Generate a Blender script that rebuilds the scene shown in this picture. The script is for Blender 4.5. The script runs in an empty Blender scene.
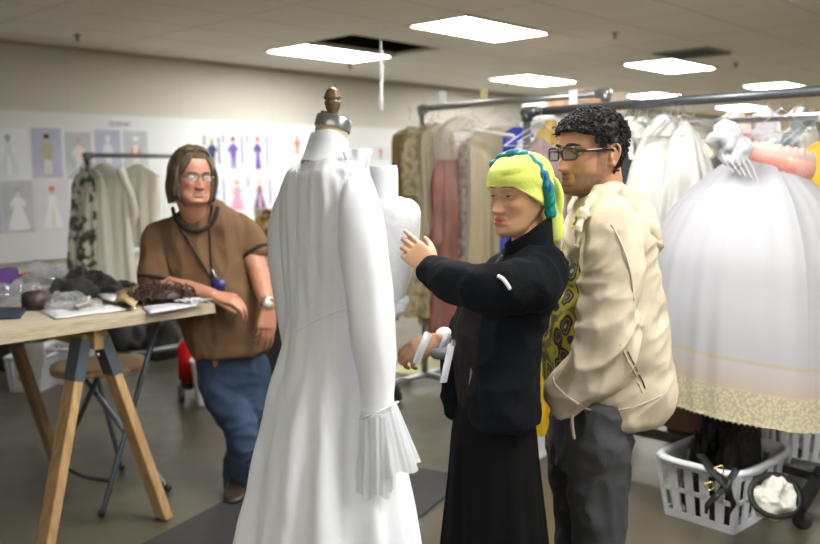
import bpy, bmesh, math, random
import numpy as np
from mathutils import Vector, Matrix, noise
sc = bpy.context.scene
COL = sc.collection
RNG = np.random.default_rng(7)
random.seed(7)
# ------------------------------------------------------------------ frames
# "view frame": x right, y forward along the camera's level heading, z up, camera foot at the origin.
# The room's walls run at 42.49 degrees to it; world axes are the room's axes.
FPX = 850.0; PITCH = math.radians(6.34); ROLL = math.radians(-0.78); CAMH = 1.47
YAW = math.radians(42.49); CY, SY = math.cos(YAW), math.sin(YAW)
def ray(px, py):
    x = (px-410)/FPX; z = -(py-272)/FPX
    c, s = math.cos(ROLL), math.sin(ROLL); x, z = c*x-s*z, s*x+c*z
    return np.array([x, math.cos(PITCH)+z*math.sin(PITCH), -math.sin(PITCH)+z*math.cos(PITCH)])
def P(px, py, d):
    r = ray(px, py); return r*d/r[1]+np.array([0, 0, CAMH])
def G(px, py, z=0.0):
    r = ray(px, py); return r*(z-CAMH)/r[2]+np.array([0, 0, CAMH])
def WLL(px, py, u=-7.9):
    r = ray(px, py); r = r*u/(CY*r[0]-SY*r[1]); return r+np.array([0, 0, CAMH])
def W(p):
    p = np.asarray(p, float)
    return np.stack([CY*p[..., 0]-SY*p[..., 1], SY*p[..., 0]+CY*p[..., 1], p[..., 2]], -1)
def C(u, v, z=0.0):      # room -> view
    return np.array([CY*u+SY*v, -SY*u+CY*v, z])
V3 = lambda *a: np.array(a, float)
def unit(v):
    v = np.asarray(v, float); n = np.linalg.norm(v); return v/n if n > 1e-12 else v
UD = V3(CY, -SY, 0)   # room +u in the view frame
VD = V3(SY, CY, 0)    # room +v
# ------------------------------------------------------------------ materials
MATS = {}
def mat(name, col=(.8, .8, .8), rough=.7, metal=0.0, spec=.5, bump=None, col2=None, cscale=8, cstretch=(1, 1, 1), trans=0.0, emis=None, sheen=0.0, alpha=None, glass=False, wave=None, cedge=(.4, .6), coat=0.0):
    if name in MATS: return MATS[name]
    m = bpy.data.materials.new(name); m.use_nodes = True; MATS[name] = m
    nt = m.node_tree; b = nt.nodes['Principled BSDF']
    b.inputs['Base Color'].default_value = (*col, 1); b.inputs['Roughness'].default_value = rough
    b.inputs['Metallic'].default_value = metal; b.inputs['Specular IOR Level'].default_value = spec
    if sheen: b.inputs['Sheen Weight'].default_value = sheen
    if coat: b.inputs['Coat Weight'].default_value = coat
    tc = nt.nodes.new('ShaderNodeTexCoord')
    if col2:
        mp = nt.nodes.new('ShaderNodeMapping'); mp.inputs['Scale'].default_value = cstretch
        nz = nt.nodes.new('ShaderNodeTexNoise'); nz.inputs['Scale'].default_value = cscale; nz.inputs['Detail'].default_value = 5
        rp = nt.nodes.new('ShaderNodeValToRGB'); rp.color_ramp.elements[0].position = cedge[0]; rp.color_ramp.elements[1].position = cedge[1]
        rp.color_ramp.elements[0].color = (*col, 1); rp.color_ramp.elements[1].color = (*col2, 1)
        nt.links.new(tc.outputs['Object'], mp.inputs['Vector']); nt.links.new(mp.outputs[0], nz.inputs['Vector'])
        nt.links.new(nz.outputs['Fac'], rp.inputs['Fac']); nt.links.new(rp.outputs['Color'], b.inputs['Base Color'])
    if bump:
        scale, strength, stretch = bump
        mp = nt.nodes.new('ShaderNodeMapping'); mp.inputs['Scale'].default_value = stretch
        nz = nt.nodes.new('ShaderNodeTexNoise'); nz.inputs['Scale'].default_value = scale; nz.inputs['Detail'].default_value = 6
        bp = nt.nodes.new('ShaderNodeBump'); bp.inputs['Strength'].default_value = strength; bp.inputs['Distance'].default_value = .01
        nt.links.new(tc.outputs['Object'], mp.inputs['Vector']); nt.links.new(mp.outputs[0], nz.inputs['Vector'])
        nt.links.new(nz.outputs['Fac'], bp.inputs['Height']); nt.links.new(bp.outputs[0], b.inputs['Normal'])
    if emis:
        b.inputs['Emission Color'].default_value = (*emis[0], 1); b.inputs['Emission Strength'].default_value = emis[1]
    if glass:
        b.inputs['Transmission Weight'].default_value = 1.0; b.inputs['IOR'].default_value = 1.45
    out = nt.nodes['Material Output']
    last = b.outputs[0]
    if trans:
        tl = nt.nodes.new('ShaderNodeBsdfTranslucent'); tl.inputs['Color'].default_value = (*(col2 or col), 1)
        mx = nt.nodes.new('ShaderNodeMixShader'); mx.inputs[0].default_value = trans
        nt.links.new(last, mx.inputs[1]); nt.links.new(tl.outputs[0], mx.inputs[2]); last = mx.outputs[0]
    if alpha is not None:
        tp = nt.nodes.new('ShaderNodeBsdfTransparent')
        mx = nt.nodes.new('ShaderNodeMixShader'); mx.inputs[0].default_value = alpha
        nt.links.new(tp.outputs[0], mx.inputs[1]); nt.links.new(last, mx.inputs[2]); last = mx.outputs[0]
    nt.links.new(last, out.inputs['Surface'])
    return m
# ------------------------------------------------------------------ meshes as (verts, faces)
class MB:
    def __init__(s): s.v = []; s.f = []; s.n = 0
    def add(s, v, f):
        v = np.asarray(v, float).reshape(-1, 3)
        s.v.append(v); s.f.extend([tuple(int(i)+s.n for i in q) for q in f]); s.n += len(v); return s
    def get(s): return (np.concatenate(s.v) if s.v else np.zeros((0, 3))), s.f
def join(*ms):
    b = MB()
    for v, f in ms: b.add(v, f)
    return b.get()
def frame_from(d, hint=(0, 0, 1)):
    d = unit(d); h = unit(hint)
    if abs(d @ h) > .97: h = V3(0, 1, 0) if abs(d[1]) < .9 else V3(1, 0, 0)
    a = unit(np.cross(h, d)); b = np.cross(d, a); return a, b
def box(c, sx, sy, sz, ax=None, bevel=0.0):
    """box centred at c; ax = 3 axis vectors"""
    ax = ax if ax is not None else (V3(1, 0, 0), V3(0, 1, 0), V3(0, 0, 1))
    if bevel <= 0:
        v = [np.asarray(c)+ax[0]*sx/2*i+ax[1]*sy/2*j+ax[2]*sz/2*k for i in (-1, 1) for j in (-1, 1) for k in (-1, 1)]
        f = [(0, 1, 3, 2), (4, 6, 7, 5), (0, 4, 5, 1), (2, 3, 7, 6), (0, 2, 6, 4), (1, 5, 7, 3)]
        return np.array(v), f
    bm = bmesh.new(); bmesh.ops.create_cube(bm, size=1)
    for q in bm.verts: q.co = Vector((q.co.x*sx, q.co.y*sy, q.co.z*sz))
    bmesh.ops.bevel(bm, geom=bm.edges[:], offset=bevel, segments=2, affect='EDGES')
    v = np.array([q.co[:] for q in bm.verts]); bm.verts.index_update()
    f = [tuple(q.index for q in fc.verts) for fc in bm.faces]; bm.free()
    return np.asarray(c)+v[:, :1]*ax[0]+v[:, 1:2]*ax[1]+v[:, 2:3]*ax[2], f
def bar(a, b, w, h, hint=(0, 0, 1), bevel=0.002):
    a = np.asarray(a, float); b = np.asarray(b, float); d = b-a; x, y = frame_from(d, hint)
    return box((a+b)/2, w, h, np.linalg.norm(d), (x, y, unit(d)), bevel)
def grid_faces(nr, nc, closed=True, flip=False):
    f = []
    m = nc if closed else nc-1
    for i in range(nr-1):
        for j in range(m):
            k = (j+1) % nc
            q = (i*nc+j, i*nc+k, (i+1)*nc+k, (i+1)*nc+j)
            f.append(q[::-1] if flip else q)
    return f
def rings(R, cap=(True, True)):
    """R: array nr x nc x 3 closed rings -> mesh with end caps"""
    R = np.asarray(R, float); nr, nc = R.shape[:2]
    v = list(R.reshape(-1, 3)); f = grid_faces(nr, nc)
    if cap[0]: v.append(R[0].mean(0)); k = len(v)-1; f += [(k, (j+1) % nc, j) for j in range(nc)]
    if cap[1]: v.append(R[-1].mean(0)); k = len(v)-1; o = (nr-1)*nc; f += [(k, o+j, o+(j+1) % nc) for j in range(nc)]
    return np.array(v), f
def smooth_path(pts, n):
    """Catmull-Rom through rows of pts (any columns)"""
    p = np.asarray(pts, float); m = len(p)
    if m == 2:
        t = np.linspace(0, 1, n)[:, None]; return p[0]*(1-t)+p[1]*t
    q = np.vstack([2*p[0]-p[1], p, 2*p[-1]-p[-2]])
    out = []
    for t in np.linspace(0, m-1, n):
        i = min(int(t), m-2); u = t-i; a, b, c, d = q[i:i+4]
        out.append(.5*((2*b)+(-a+c)*u+(2*a-5*b+4*c-d)*u*u+(-a+3*b-3*c+d)*u**3))
    return np.array(out)
def tube(pts, rad, n=12, seg=None, hint=(0, 0, 1), cap=(True, True), flat=1.0, rnd=True):
    """tube along pts; rad scalar or list; flat = ratio of 2nd radius; rounded ends"""
    pts = np.asarray(pts, float); rad = np.ones(len(pts))*rad if np.isscalar(rad) else np.asarray(rad, float)
    seg = seg or max(2, len(pts)*4 if len(pts) > 2 else 2)
    pr = smooth_path(np.column_stack([pts, rad]), seg); p = pr[:, :3]; r = np.maximum(pr[:, 3], 1e-4)
    t = np.gradient(p, axis=0); a, _ = frame_from(t[0], hint)
    R = []; th = np.linspace(0, 2*math.pi, n, endpoint=False)
    for i in range(len(p)):
        d = unit(t[i]); a = unit(a-d*(a@d)); b = np.cross(d, a)
        R.append(p[i]+r[i]*(np.cos(th)[:, None]*a+np.sin(th)[:, None]*b*flat))
        if i == 0: e0 = (p[0], r[0], d, a, b)
    e1 = (p[-1], r[-1], unit(t[-1]), a, b)
    if rnd and cap[0]:
        for k in (.5, .85): q = math.sqrt(1-k*k); c, rr, d, aa, bb = e0; R.insert(0, c-d*rr*k*min(1, flat)+rr*q*(np.cos(th)[:, None]*aa+np.sin(th)[:, None]*bb*flat))
    if rnd and cap[1]:
        for k in (.5, .85): q = math.sqrt(1-k*k); c, rr, d, aa, bb = e1; R.append(c+d*rr*k*min(1, flat)+rr*q*(np.cos(th)[:, None]*aa+np.sin(th)[:, None]*bb*flat))
    return rings(np.array(R), cap)
def ell(c, r, ax=None, n=24, m=16):
    ax = ax if ax is not None else (V3(1, 0, 0), V3(0, 1, 0), V3(0, 0, 1))
    th = np.linspace(0, 2*math.pi, n, endpoint=False); R = []
    for ph in np.linspace(-math.pi/2+.12, math.pi/2-.12, m):
        R.append(np.asarray(c)+np.cos(th)[:, None]*ax[0]*r[0]*math.cos(ph)+np.sin(th)[:, None]*ax[1]*r[1]*math.cos(ph)+ax[2]*r[2]*math.sin(ph))
    return rings(np.array(R))
def loft(secs, n=40, seg=None, expo=2.0, cap=(True, True), warp=None):
    """secs rows: cx cy cz  ax ay az (half-axis 1)  bx by bz (half-axis 2)"""
    S = smooth_path(np.array([np.concatenate([np.asarray(q, float) for q in s]) for s in secs]), seg or len(secs)*6)
    th = np.linspace(0, 2*math.pi, n, endpoint=False)
    ct = np.sign(np.cos(th))*np.abs(np.cos(th))**(2/expo); st = np.sign(np.sin(th))*np.abs(np.sin(th))**(2/expo)
    R = S[:, None, :3]+ct[None, :, None]*S[:, None, 3:6]+st[None, :, None]*S[:, None, 6:9]
    if warp is not None:
        t = np.linspace(0, 1, len(S))
        R = R+warp(R, t[:, None]*np.ones((1, n)), th[None, :]*np.ones((len(S), 1)), S)
    return rings(R, cap)
def lathe(prof, c, n=32, axis=(0, 0, 1), hint=(1, 0, 0), cap=(True, True)):
    """prof rows (r, h)"""
    d = unit(axis); a, b = frame_from(d, hint if abs(unit(hint)@d) < .9 else (0, 1, 0)); th = np.linspace(0, 2*math.pi, n, endpoint=False)
    R = [np.asarray(c)+d*h+r*(np.cos(th)[:, None]*a+np.sin(th)[:, None]*b) for r, h in prof]
    return rings(np.array(R), cap)
def sheet(Pgrid, thick=.002):
    """Pgrid nr x nc x 3 open grid, given a thickness"""
    g = np.asarray(Pgrid, float); nr, nc = g.shape[:2]
    du = np.gradient(g, axis=0); dv = np.gradient(g, axis=1); nn = np.cross(du, dv); nn /= np.maximum(np.linalg.norm(nn, axis=2, keepdims=True), 1e-9)
    v = np.vstack([(g+nn*thick/2).reshape(-1, 3), (g-nn*thick/2).reshape(-1, 3)]); o = nr*nc
    f = grid_faces(nr, nc, False, True)+[tuple(o+i for i in q) for q in grid_faces(nr, nc, False)]
    for j in range(nc-1): f += [(j, j+1, o+j+1, o+j), ((nr-1)*nc+j+1, (nr-1)*nc+j, o+(nr-1)*nc+j, o+(nr-1)*nc+j+1)]
    for i in range(nr-1): f += [((i+1)*nc, i*nc, o+i*nc, o+(i+1)*nc), (i*nc+nc-1, (i+1)*nc+nc-1, o+(i+1)*nc+nc-1, o+i*nc+nc-1)]
    return v, f
def fuse(parts, voxel=.006, smooth=0):
    v, f = join(*parts)
    me = bpy.data.meshes.new('tmp'); me.from_pydata(v.tolist(), [], f); me.update()
    o = bpy.data.objects.new('tmp', me); COL.objects.link(o)
    m = o.modifiers.new('r', 'REMESH'); m.mode = 'VOXEL'; m.voxel_size = voxel
    if smooth: s = o.modifiers.new('s', 'SMOOTH'); s.iterations = smooth; s.factor = .5
    dg = bpy.context.evaluated_depsgraph_get(); dg.update(); ev = o.evaluated_get(dg); em = ev.to_mesh()
    n = len(em.vertices); co = np.empty(n*3); em.vertices.foreach_get('co', co)
    fs = [tuple(p.vertices) for p in em.polygons]; ev.to_mesh_clear()
    bpy.data.objects.remove(o); bpy.data.meshes.remove(me)
    return co.reshape(-1, 3), fs
def normals(v, f):
    me = bpy.data.meshes.new('t'); me.from_pydata(v.tolist(), [], f); me.update()
    n = np.empty(len(v)*3); me.vertices.foreach_get('normal', n) if hasattr(me.vertices[0], 'normal') else None
    bpy.data.meshes.remove(me); return n.reshape(-1, 3)
def nz(v, scale=(1, 1, 1), seed=0.0):
    s = np.asarray(v)*np.asarray(scale)+seed
    return np.array([noise.noise(Vector(q)) for q in s])
def wrinkle(m, terms):
    """terms: (scale vec, amplitude, seed, sharp)"""
    v, f = m; n = normals(v, f); d = np.zeros(len(v))
    for s, a, sd, sharp in terms:
        q = nz(v, s, sd); d += a*((1-np.abs(q)*2.2) if sharp else q)
    return v+n*d[:, None], f
def ob(name, m, material, parent=None, origin=None, smooth=True, autosmooth=None, mats=None, fmat=None):
    v, f = m; v = np.asarray(v, float)
    if parent is not None: o0 = np.array(parent.matrix_world_c)  if False else ORG[parent.name]
    else: o0 = np.asarray(origin if origin is not None else V3((v[:, 0].min()+v[:, 0].max())/2, (v[:, 1].min()+v[:, 1].max())/2, v[:, 2].min()))
    me = bpy.data.meshes.new(name); me.from_pydata((W(v)-W(o0)).tolist(), [], f); me.update()
    for mm in (mats or [material]): me.materials.append(mm)
    if smooth: me.polygons.foreach_set('use_smooth', [True]*len(me.polygons))
    if fmat is not None: me.polygons.foreach_set('material_index', list(map(int, fmat)))
    if autosmooth:
        me.update()
        try: me.set_sharp_from_angle(angle=math.radians(autosmooth))
        except Exception: pass
    o = bpy.data.objects.new(name, me); COL.objects.link(o)
    if parent is not None: o.parent = parent
    else: o.location = W(o0)
    ORG[o.name] = o0
    return o
ORG = {}
def thing(name, label, cat, origin, group=None):
    o = bpy.data.objects.new(name, None); COL.objects.link(o); o.location = W(np.asarray(origin)); ORG[o.name] = np.asarray(origin, float)
    o.empty_display_size = .05
    return tag(o, label, cat, group)
def tag(o, label, cat, group=None, kind=None):
    o['label'] = label; o['category'] = cat
    if group: o['group'] = group
    if kind: o['kind'] = kind
    return o
def struct(name, m, material, **k):
    o = ob(name, m, material, origin=V3(0, 0, 0), **k); o['kind'] = 'structure'; return o
def dup(root, offset, label=None, group=None, dy=None):
    r = root.copy(); COL.objects.link(r); ORG[r.name] = ORG[root.name]+np.asarray(offset); r.location = W(ORG[r.name])
    if label: r['label'] = label
    if group: r['group'] = group
    for ch in [c for c in COL.objects if c.parent == root]:
        c = ch.copy(); COL.objects.link(c); c.parent = r; ORG[c.name] = ORG[r.name]
        for g in [q for q in COL.objects if q.parent == ch]:
            e = g.copy(); COL.objects.link(e); e.parent = c; ORG[e.name] = ORG[r.name]
    return r
# ================================================================== ROOM (u, v, z)
def rbox(u0, u1, v0, v1, z0, z1):
    return box(C((u0+u1)/2, (v0+v1)/2, (z0+z1)/2), u1-u0, v1-v0, z1-z0, (UD, VD, V3(0, 0, 1)))
U0, U1, V0, V1, CH = -7.9, 6.0, -5.0, 19.0, 2.74
def node_mat(name):
    m = bpy.data.materials.new(name); m.use_nodes = True; MATS[name] = m
    return m, m.node_tree, m.node_tree.nodes['Principled BSDF']
# floor: polished dark concrete
m, nt, b = node_mat('polished_concrete')
tc = nt.nodes.new('ShaderNodeTexCoord'); n1 = nt.nodes.new('ShaderNodeTexNoise'); n1.inputs['Scale'].default_value = .9; n1.inputs['Detail'].default_value = 8; n1.inputs['Roughness'].default_value = .6
rp = nt.nodes.new('ShaderNodeValToRGB'); rp.color_ramp.elements[0].color = (.052, .047, .030, 1); rp.color_ramp.elements[1].color = (.098, .089, .060, 1); rp.color_ramp.elements[0].position = .3; rp.color_ramp.elements[1].position = .7
n2 = nt.nodes.new('ShaderNodeTexNoise'); n2.inputs['Scale'].default_value = 6; n2.inputs['Detail'].default_value = 8
mr = nt.nodes.new('ShaderNodeMapRange'); mr.inputs['To Min'].default_value = .22; mr.inputs['To Max'].default_value = .46
bp = nt.nodes.new('ShaderNodeBump'); bp.inputs['Strength'].default_value = .12; bp.inputs['Distance'].default_value = .01
for a, c in ((tc.outputs['Object'], n1.inputs['Vector']), (tc.outputs['Object'], n2.inputs['Vector']), (n1.outputs['Fac'], rp.inputs['Fac']), (rp.outputs['Color'], b.inputs['Base Color']), (n2.outputs['Fac'], mr.inputs['Value']), (mr.outputs[0], b.inputs['Roughness']), (n2.outputs['Fac'], bp.inputs['Height']), (bp.outputs[0], b.inputs['Normal'])): nt.links.new(a, c)
b.inputs['Specular IOR Level'].default_value = .45
struct('floor', rbox(U0-.2, U1+.2, V0-.2, V1+.2, -.1, 0), m, smooth=False)
# ceiling tiles with T-bar lines
def grid_mat(name, base, line, pu, ou, pv, ov, w=.012, bumpy=.4):
    m, nt, b = node_mat(name); N = nt.nodes.new; L = nt.links.new
    tc = N('ShaderNodeTexCoord'); sp = N('ShaderNodeSeparateXYZ'); L(tc.outputs['Object'], sp.inputs[0])
    outs = []
    for ax, p, o in (('X', pu, ou), ('Y', pv, ov)):
        if not p: continue
        a = N('ShaderNodeMath'); a.operation = 'SUBTRACT'; L(sp.outputs[ax], a.inputs[0]); a.inputs[1].default_value = o
        d = N('ShaderNodeMath'); d.operation = 'PINGPONG'; L(a.outputs[0], d.inputs[0]); d.inputs[1].default_value = p/2
        g = N('ShaderNodeMath'); g.operation = 'LESS_THAN'; L(d.outputs[0], g.inputs[0]); g.inputs[1].default_value = w; outs.append(g)
    if len(outs) == 2:
        mx = N('ShaderNodeMath'); mx.operation = 'MAXIMUM'; L(outs[0].outputs[0], mx.inputs[0]); L(outs[1].outputs[0], mx.inputs[1])
    else: mx = outs[0]
    nz_ = N('ShaderNodeTexNoise'); nz_.inputs['Scale'].default_value = 90; nz_.inputs['Detail'].default_value = 3; L(tc.outputs['Object'], nz_.inputs['Vector'])
    n3 = N('ShaderNodeTexNoise'); n3.inputs['Scale'].default_value = .6; L(tc.outputs['Object'], n3.inputs['Vector'])
    mb = N('ShaderNodeMixRGB'); mb.inputs[1].default_value = (*base, 1); mb.inputs[2].default_value = (*(q*.9 for q in base), 1); L(n3.outputs['Fac'], mb.inputs[0])
    mc = N('ShaderNodeMixRGB'); L(mx.outputs[0], mc.inputs[0]); L(mb.outputs[0], mc.inputs[1]); mc.inputs[2].default_value = (*line, 1)
    L(mc.outputs[0], b.inputs['Base Color']); b.inputs['Roughness'].default_value = .85
    bp = N('ShaderNodeBump'); bp.inputs['Strength'].default_value = bumpy; bp.inputs['Distance'].default_value = .004; L(nz_.outputs['Fac'], bp.inputs['Height']); L(bp.outputs[0], b.inputs['Normal'])
    return m
ceil_m = grid_mat('acoustic_ceiling_tile', (.92, .88, .79), (.69, .66, .59), .65, -6.55-.325, 1.22, 6.0-.61)
HU0, HU1, HV0, HV1 = -6.55+.325, -6.55+.96, 5.39, 6.61   # the missing tile
parts = [rbox(U0-.2, HU0, V0-.2, V1+.2, CH, CH+.03), rbox(HU1, U1+.2, V0-.2, V1+.2, CH, CH+.03), rbox(HU0, HU1, V0-.2, HV0, CH, CH+.03), rbox(HU0, HU1, HV1, V1+.2, CH, CH+.03)]
struct('ceiling', join(*parts), ceil_m, smooth=False)
dk = mat('dark_void', (.03, .03, .035), .9)
rec = join(rbox(HU0-.3, HU1+.3, HV0-.3, HV1+.3, CH+.5, CH+.52), rbox(HU0-.32, HU0-.3, HV0-.3, HV1+.3, CH+.03, CH+.5), rbox(HU1+.3, HU1+.32, HV0-.3, HV1+.3, CH+.03, CH+.5), rbox(HU0-.3, HU1+.3, HV0-.32, HV0-.3, CH+.03, CH+.5), rbox(HU0-.3, HU1+.3, HV1+.3, HV1+.32, CH+.03, CH+.5))
struct('trim_1', rec, dk, smooth=False)
pm = mat('galvanised_steel', (.45, .47, .5), .4, metal=.9)
du = tag(ob('air_duct', join(tube([C(HU0-.25, 5.7, CH+.3), C(HU1+.25, 5.9, CH+.3)], .09, 20, rnd=False)), mat('duct_metal', (.22, .23, .26), .5, metal=.6)), 'grey round duct glimpsed through the open ceiling panel', 'duct')
wall_m = grid_mat('cream_panel_wall', (.58, .565, .50), (.50, .485, .43), 0, 0, 1.22, .2, w=.004, bumpy=.1)
struct('wall_left', rbox(U0-.15, U0, V0-.2, V1+.2, 0, CH+.02), wall_m, smooth=False)
warm_m = mat('warm_cream_wall', (.62, .52, .38), .8)
struct('wall_back', rbox(U0-.2, U1+.2, V1, V1+.15, 0, CH+.02), warm_m, smooth=False)
struct('wall_right', rbox(U1, U1+.15, V0-.2, V1+.2, 0, CH+.02), mat('right_wall_paint', (.6, .57, .5), .8), smooth=False)
struct('wall_front', rbox(U0-.2, U1+.2, V0-.15, V0, 0, CH+.02), mat('front_wall_paint', (.6, .57, .5), .8), smooth=False)
struct('trim_2', rbox(U0, U0+.02, V0, V1, CH-.03, CH), mat('wall_angle', (.42, .39, .33), .6), smooth=False)
struct('baseboard_left', rbox(U0, U0+.015, V0, V1, 0, .1), mat('rubber_base', (.1, .09, .08), .5), smooth=False)
# ceiling lights
LIGHT = (1.0, .98, .93)
diff_m = mat('light_diffuser', (.9, .9, .9), .5, emis=(LIGHT, 31.0)); trim_m = mat('light_frame', (.72, .70, .66), .5)
lu = [-6.55, -4.62, -1.95, -.0, 1.9, 3.8]; lv = [-3.2, 2.35, 6.0, 9.65, 13.2, 16.8]
seen = {(0, 2): 'ceiling light beside the open dark ceiling panel', (1, 2): 'largest ceiling light, high at the top centre of the photo', (0, 3): 'ceiling light just above the garment rack behind the woman', (1, 3): 'ceiling light left of the air vent above the curly-haired man',
        (0, 4): 'ceiling light low above the dark bar behind the curly-haired man', (1, 4): 'ceiling light beyond the air vent, above the white petticoat', (0, 5): 'farthest ceiling light, a thin strip above the beige back wall', (1, 5): 'ceiling light cut by the right edge above the racks', (2, 2): 'ceiling light cut off at the top right corner'}
def light(u, v, label):
    t = thing('ceiling_light', 'rectangular white recessed '+label, 'ceiling light', C(u, v, CH-.012), 'recessed ceiling lights')
    fr = join(rbox(u-.325, u-.295, v-.61, v+.61, CH-.014, CH+.0), rbox(u+.295, u+.325, v-.61, v+.61, CH-.014, CH+.0), rbox(u-.295, u+.295, v-.61, v-.585, CH-.014, CH), rbox(u-.295, u+.295, v+.585, v+.61, CH-.014, CH))
    ob('frame', fr, trim_m, t, smooth=False)
    ob('diffuser', rbox(u-.295, u+.295, v-.585, v+.585, CH-.010, CH-.002), diff_m, t, smooth=False)
for i, u in enumerate(lu):
    for j, v in enumerate(lv):
        if (i, j) in ((0, 0), (1, 0), (2, 0), (0, 1), (1, 1)): continue       # unseen left lamps dropped so light comes from the right; no lamp at the rest
        if i >= 3 and j >= 2: continue
        light(u, v, seen.get((i, j), 'ceiling light outside the picture over the workroom'))
# sprinklers
sm = mat('sprinkler_bronze', (.16, .14, .12), .4, metal=.8)
for px, py, lb in ((77, 38, 'ceiling sprinkler head above the costume sketches on the left'), (350, 67, 'ceiling sprinkler head near the wall by the lit panel with the dark opening'), (615, 36, 'ceiling sprinkler head between the big light and the vent'), (736, 66, 'ceiling sprinkler head right of the air vent'), (507, 85, 'tiny ceiling sprinkler head beyond the rack behind the woman')):
    g = G(px, py-3, CH)
    h = join(lathe([(.035, CH), (.034, CH-.006), (.012, CH-.010), (.010, CH-.04), (.006, CH-.042)], (g[0], g[1], 0), 16), lathe([(.022, CH-.052), (.024, CH-.050), (.01, CH-.046)], (g[0], g[1], 0), 16), tube([g+V3(.012, 0, -.035), g+V3(.014, 0, -.048)], .003, 6), tube([g+V3(-.012, 0, -.035), g+V3(-.014, 0, -.048)], .003, 6))
    tag(ob('sprinkler', h, sm), lb, 'sprinkler', 'ceiling sprinklers')
# air vent
vu, vv = -3.98, 8.8
t = thing('air_vent', 'dark louvred air vent in the ceiling', 'vent', C(vu, vv, CH-.02)); vm = mat('vent_grey', (.25, .24, .22), .6)
ob('frame', join(rbox(vu-.3, vu-.27, vv-.3, vv+.3, CH-.02, CH), rbox(vu+.27, vu+.3, vv-.3, vv+.3, CH-.02, CH), rbox(vu-.27, vu+.27, vv-.3, vv-.27, CH-.02, CH), rbox(vu-.27, vu+.27, vv+.27, vv+.3, CH-.02, CH)), vm, t, smooth=False)
ob('slats', join(*[rbox(vu-.27, vu+.27, vv-.27+k*.055, vv-.255+k*.055, CH-.016, CH-.004) for k in range(10)]), mat('vent_dark', (.06, .055, .05), .6), t, smooth=False)
# crystal strand hanging from the open panel
a0 = P(381, 52, 7.4); a1 = P(381, 108, 7.4); bd = []
n = 26
for k in range(n):
    q = a0+(a1-a0)*k/(n-1); bd.append(ell(q+V3(.006*math.sin(k*2.1), .005*math.cos(k*3), 0), (.016, .016, .017), n=7, m=4))
bd.append(tube([V3(a0[0], a0[1], CH+.1), a1], .003, 6))
tag(ob('crystal_strand', join(*bd), mat('cut_crystal', (.8, .85, .88), .1, spec=.9, alpha=.75), smooth=False), 'clear beaded crystal strand dangling from the open ceiling panel', 'bead strand')
# ---------------------------------------------------------------- pin board and sketches
BU = U0+.035
def wl(px, py, u=BU+.003): return WLL(px, py, u)
def roomuv(p): w = W(p); return w
b0 = roomuv(wl(0, 113)); board_z0, board_z1 = .75, 2.10
board_m = mat('white_foam_board', (.66, .68, .69), .6)
tb = tag(ob('pin_board', rbox(U0+.001, BU, -1.0, 12.5, board_z0, board_z1+.02), board_m, smooth=False), 'long white pin board on the cream wall, covered in costume sketches', 'pin board')
def wrect(px0, py0, px1, py1, th=.003, off=0):
    """paper pinned flat on the board, its corners read at pixels"""
    a = roomuv(wl(px0, (py0+py1)/2)); bq = roomuv(wl(px1, (py0+py1)/2)); pc = (px0+px1)/2
    z1 = roomuv(wl(pc, py0))[2]; z0 = roomuv(wl(pc, py1))[2]
    return BU+off, a[1], bq[1], z0, z1
def paper(px0, py0, px1, py1, name='costume_sketch', col='sketch_white', off=0.0, parent=None):
    u, v0, v1, z0, z1 = wrect(px0, py0, px1, py1)
    return ob(name, rbox(u+off, u+off+.003, v0, v1, z0, z1), MATS[col], parent, smooth=False), (u+off+.003, v0, v1, z0, z1)
mat('sketch_white', (.72, .74, .77), .7, col2=(.66, .69, .73), cscale=3)
mat('sketch_lavender', (.40, .41, .56), .7, col2=(.46, .47, .60), cscale=4)
mat('sketch_grey', (.44, .47, .50), .7, col2=(.52, .54, .57), cscale=4)
mat('sketch_pale', (.60, .60, .66), .7, col2=(.67, .66, .70), cscale=4)
SK = {k: mat('ink_'+k, c, .7) for k, c in dict(ghost=(.60, .66, .70), cream=(.68, .66, .60), tan=(.45, .38, .28), skin=(.62, .38, .28), purple=(.14, .07, .36), navy=(.03, .04, .12), orange=(.65, .18, .05), teal=(.12, .30, .38), gold=(.65, .45, .08), pink=(.62, .30, .42), red=(.55, .05, .05), black=(.03, .02, .03), blue=(.15, .2, .5), slate=(.28, .36, .42), white=(.75, .77, .8)).items()}
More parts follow.
